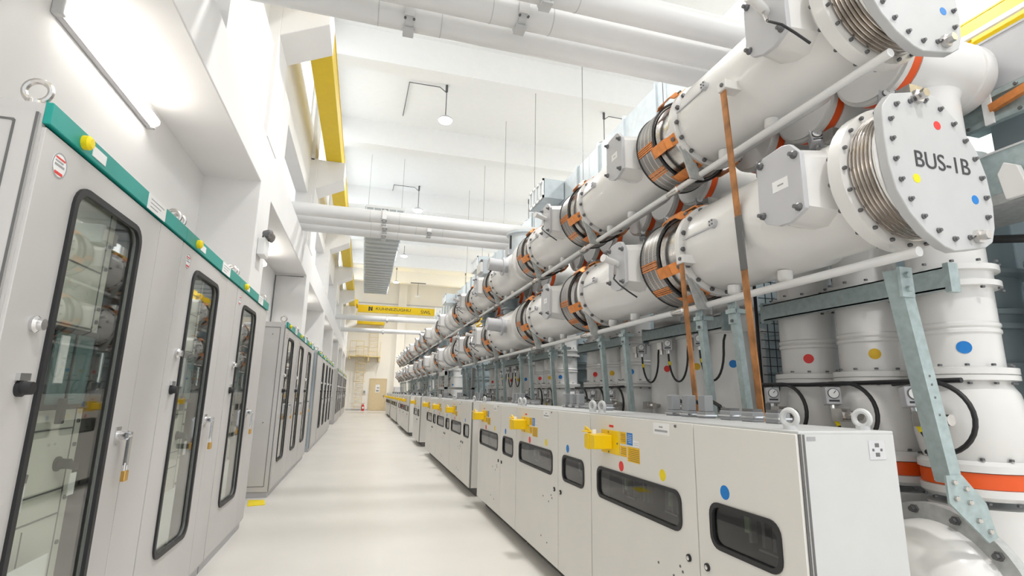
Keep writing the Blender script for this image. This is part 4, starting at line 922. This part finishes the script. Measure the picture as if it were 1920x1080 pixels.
# drive boxes at the upper right
bx = empty('drive_box', 'big pale grey sheet metal box at the upper right below the yellow crane beam', 'box', (3.75, 1.55, H+1.96))
MB().box(0, .6, 0, .72, 0, .36).build('case', 'hatch', bx, smooth=False, bevel=.006)
MB().box(-.006, .62, -.01, .73, .35, .365).build('lid', 'hatch', bx, smooth=False)
MB().box(.05, .55, .73, .95, -.02, .20).build('side_box', 'galv', bx, smooth=False)
MB().bolt((0, .6, .3), (-1, 0, 0), .012, .01).bolt((0, .65, .05), (-1, 0, 0), .012, .01).build('screw', 'bolt', bx)
br = empty('green_bracket', 'grey-green terminal bracket with a copper link under the big grey box', 'bracket', (3.7, 1.86, H+1.72))
MB().box(0, .02, 0, .36, 0, .20).build('back_plate', 'galv', br, smooth=False, bevel=.003)
MB().box(-.03, 0, 0, .36, 0, .035).box(-.03, 0, 0, .36, .165, .20).build('clamp_rail', 'galv', br, smooth=False)
MB().box(-.045, -.03, .17, .22, -.01, .21).build('white_strap', 'white', br, smooth=False)
MB().bar((-.035, .18, .09), (-.09, -.22, .13), .05, .035, (0, 0, 1)).build('copper_link', 'copper', br, smooth=False)
MB().bolt((-.03, .04, .018), (-1, 0, 0), .012, .01).bolt((-.03, .32, .018), (-1, 0, 0), .012, .01).bolt((-.03, .04, .18), (-1, 0, 0), .012, .01).bolt((-.03, .32, .18), (-1, 0, 0), .012, .01).build('bolt', 'bolt', br)
b2 = empty('mechanism_box', 'galvanised mechanism box with white arm, right of the lettered end plate', 'box', (3.5, 1.35, H+1.20))
MB().box(0, .5, 0, .72, 0, .26).build('case', 'galv', b2, smooth=False, bevel=.004)
MB().box(-.006, .5, -.01, .73, .25, .262).box(-.012, 0, .22, .24, 0, .26).build('folded_edge', 'cabtop', b2, smooth=False)
MB().prism([(.46, -.06), (.58, -.06), (.60, .10), (.56, .16), (.50, .12)], PX(-.05), PX(-.01)).build('white_arm', 'enamel', b2, smooth=False, bevel=.005)
MB().lathe([(0, .03), (.02, .03), (.03, .015)], (0, .36, .12), (-1, 0, 0), 16).build('knob', 'steel', b2)
MB().box(-.002, 0, .02, .2, .02, .07).build('label_plate', 'white', b2, smooth=False)
MB().box(.0, .48, -.2, 1.1, -.06, .0).build('shelf', 'galv2', b2, smooth=False)
tag(MB().box(4.02, 4.06, .9, 2.26, H+1.465, H+1.95).box(4.0, 4.08, .9, .96, H+1.465, H+1.95).build('blocking_plate', 'rearblue', smooth=False), 'added dark grey-blue plate hiding the bright wall between mechanism box and drive box', 'plate')  # added dark sheet covering the bright gap between the two boxes
cp = MB().tube([(3.62, 2.3, H+1.02), (3.7, 1.9, H+.93), (3.78, 1.6, H+.95), (3.82, 1.3, H+1.05)], .025, 10).build('thick_cable', 'rubber'); tag(cp, 'thick black cable sagging under the mechanism box at the right edge', 'cable')
# drums above the upper bus duct
vt = empty('voltage_transformer', 'pale blue-grey upright drum standing above the upper bus duct', 'transformer', (2.75, 9.0, ZT+.30))
MB().lathe([(0, .22), (.02, .34), (.06, .34), (.08, .31), (.50, .31), (.52, .35), (.57, .35), (.60, .25)], n=36).build('drum', 'duct', vt)
MB().cyl((-.34, -.2, .2), (-.34, -.2, .45), .02, 8).build('conduit', 'rubber', vt); MB().box(-.36, -.26, -.1, .1, .12, .3).build('terminal_box', 'hatch', vt, smooth=False)
ds = empty('disconnector_drive', 'white drive housing on the upper bus duct beyond the upright drum', 'drive', (2.45, 10.1, ZT+.31))
MB().box(-.25, .25, 0, .5, 0, .32).build('case', 'duct', ds, smooth=False, bevel=.02); MB().box(-.3, -.25, .05, .45, .05, .25).build('cover', 'enamel', ds, smooth=False); MB().box(-.28, -.25, .1, .3, .26, .32).build('hinge', 'bolt', ds, smooth=False)
# vertical risers between the two bus ducts
for i, y in enumerate((9.45, 11.3, 13.9, 14.35, 18.2, 21.5, 24.6, 28.2, 30.9)):
    r = empty('vertical_riser', 'blue-grey vertical riser between upper and lower bus duct, %s from the camera' % nth(i), 'riser', (2.62, y, ZB+.305), 'vertical risers between the bus ducts')
    MB().cyl((0, 0, 0), (0, 0, .40), .15, 24).build('tube', 'rearblue', r)
    MB().ringp([(0, .14), (0, .19), (.04, .19), (.04, .14)], (0, 0, .18), (0, 0, 1), 24).build('flange', 'rearblue', r)
fr = empty('steel_platform_frame', 'grey steel platform frame in the gap between the second and third cabinet groups', 'frame', (2.0, 13.4, 0))
MB().box(0, .08, 0, .08, 0, 2.1).box(0, .08, 1.2, 1.28, 0, 2.1).box(.7, .78, 0, .08, 0, 2.1).box(.7, .78, 1.2, 1.28, 0, 2.1).build('post', 'galv2', fr, smooth=False)
MB().box(0, .78, 0, 1.28, 1.55, 1.6).box(0, .05, 0, 1.28, 1.9, 2.0).build('deck', 'galv2', fr, smooth=False)
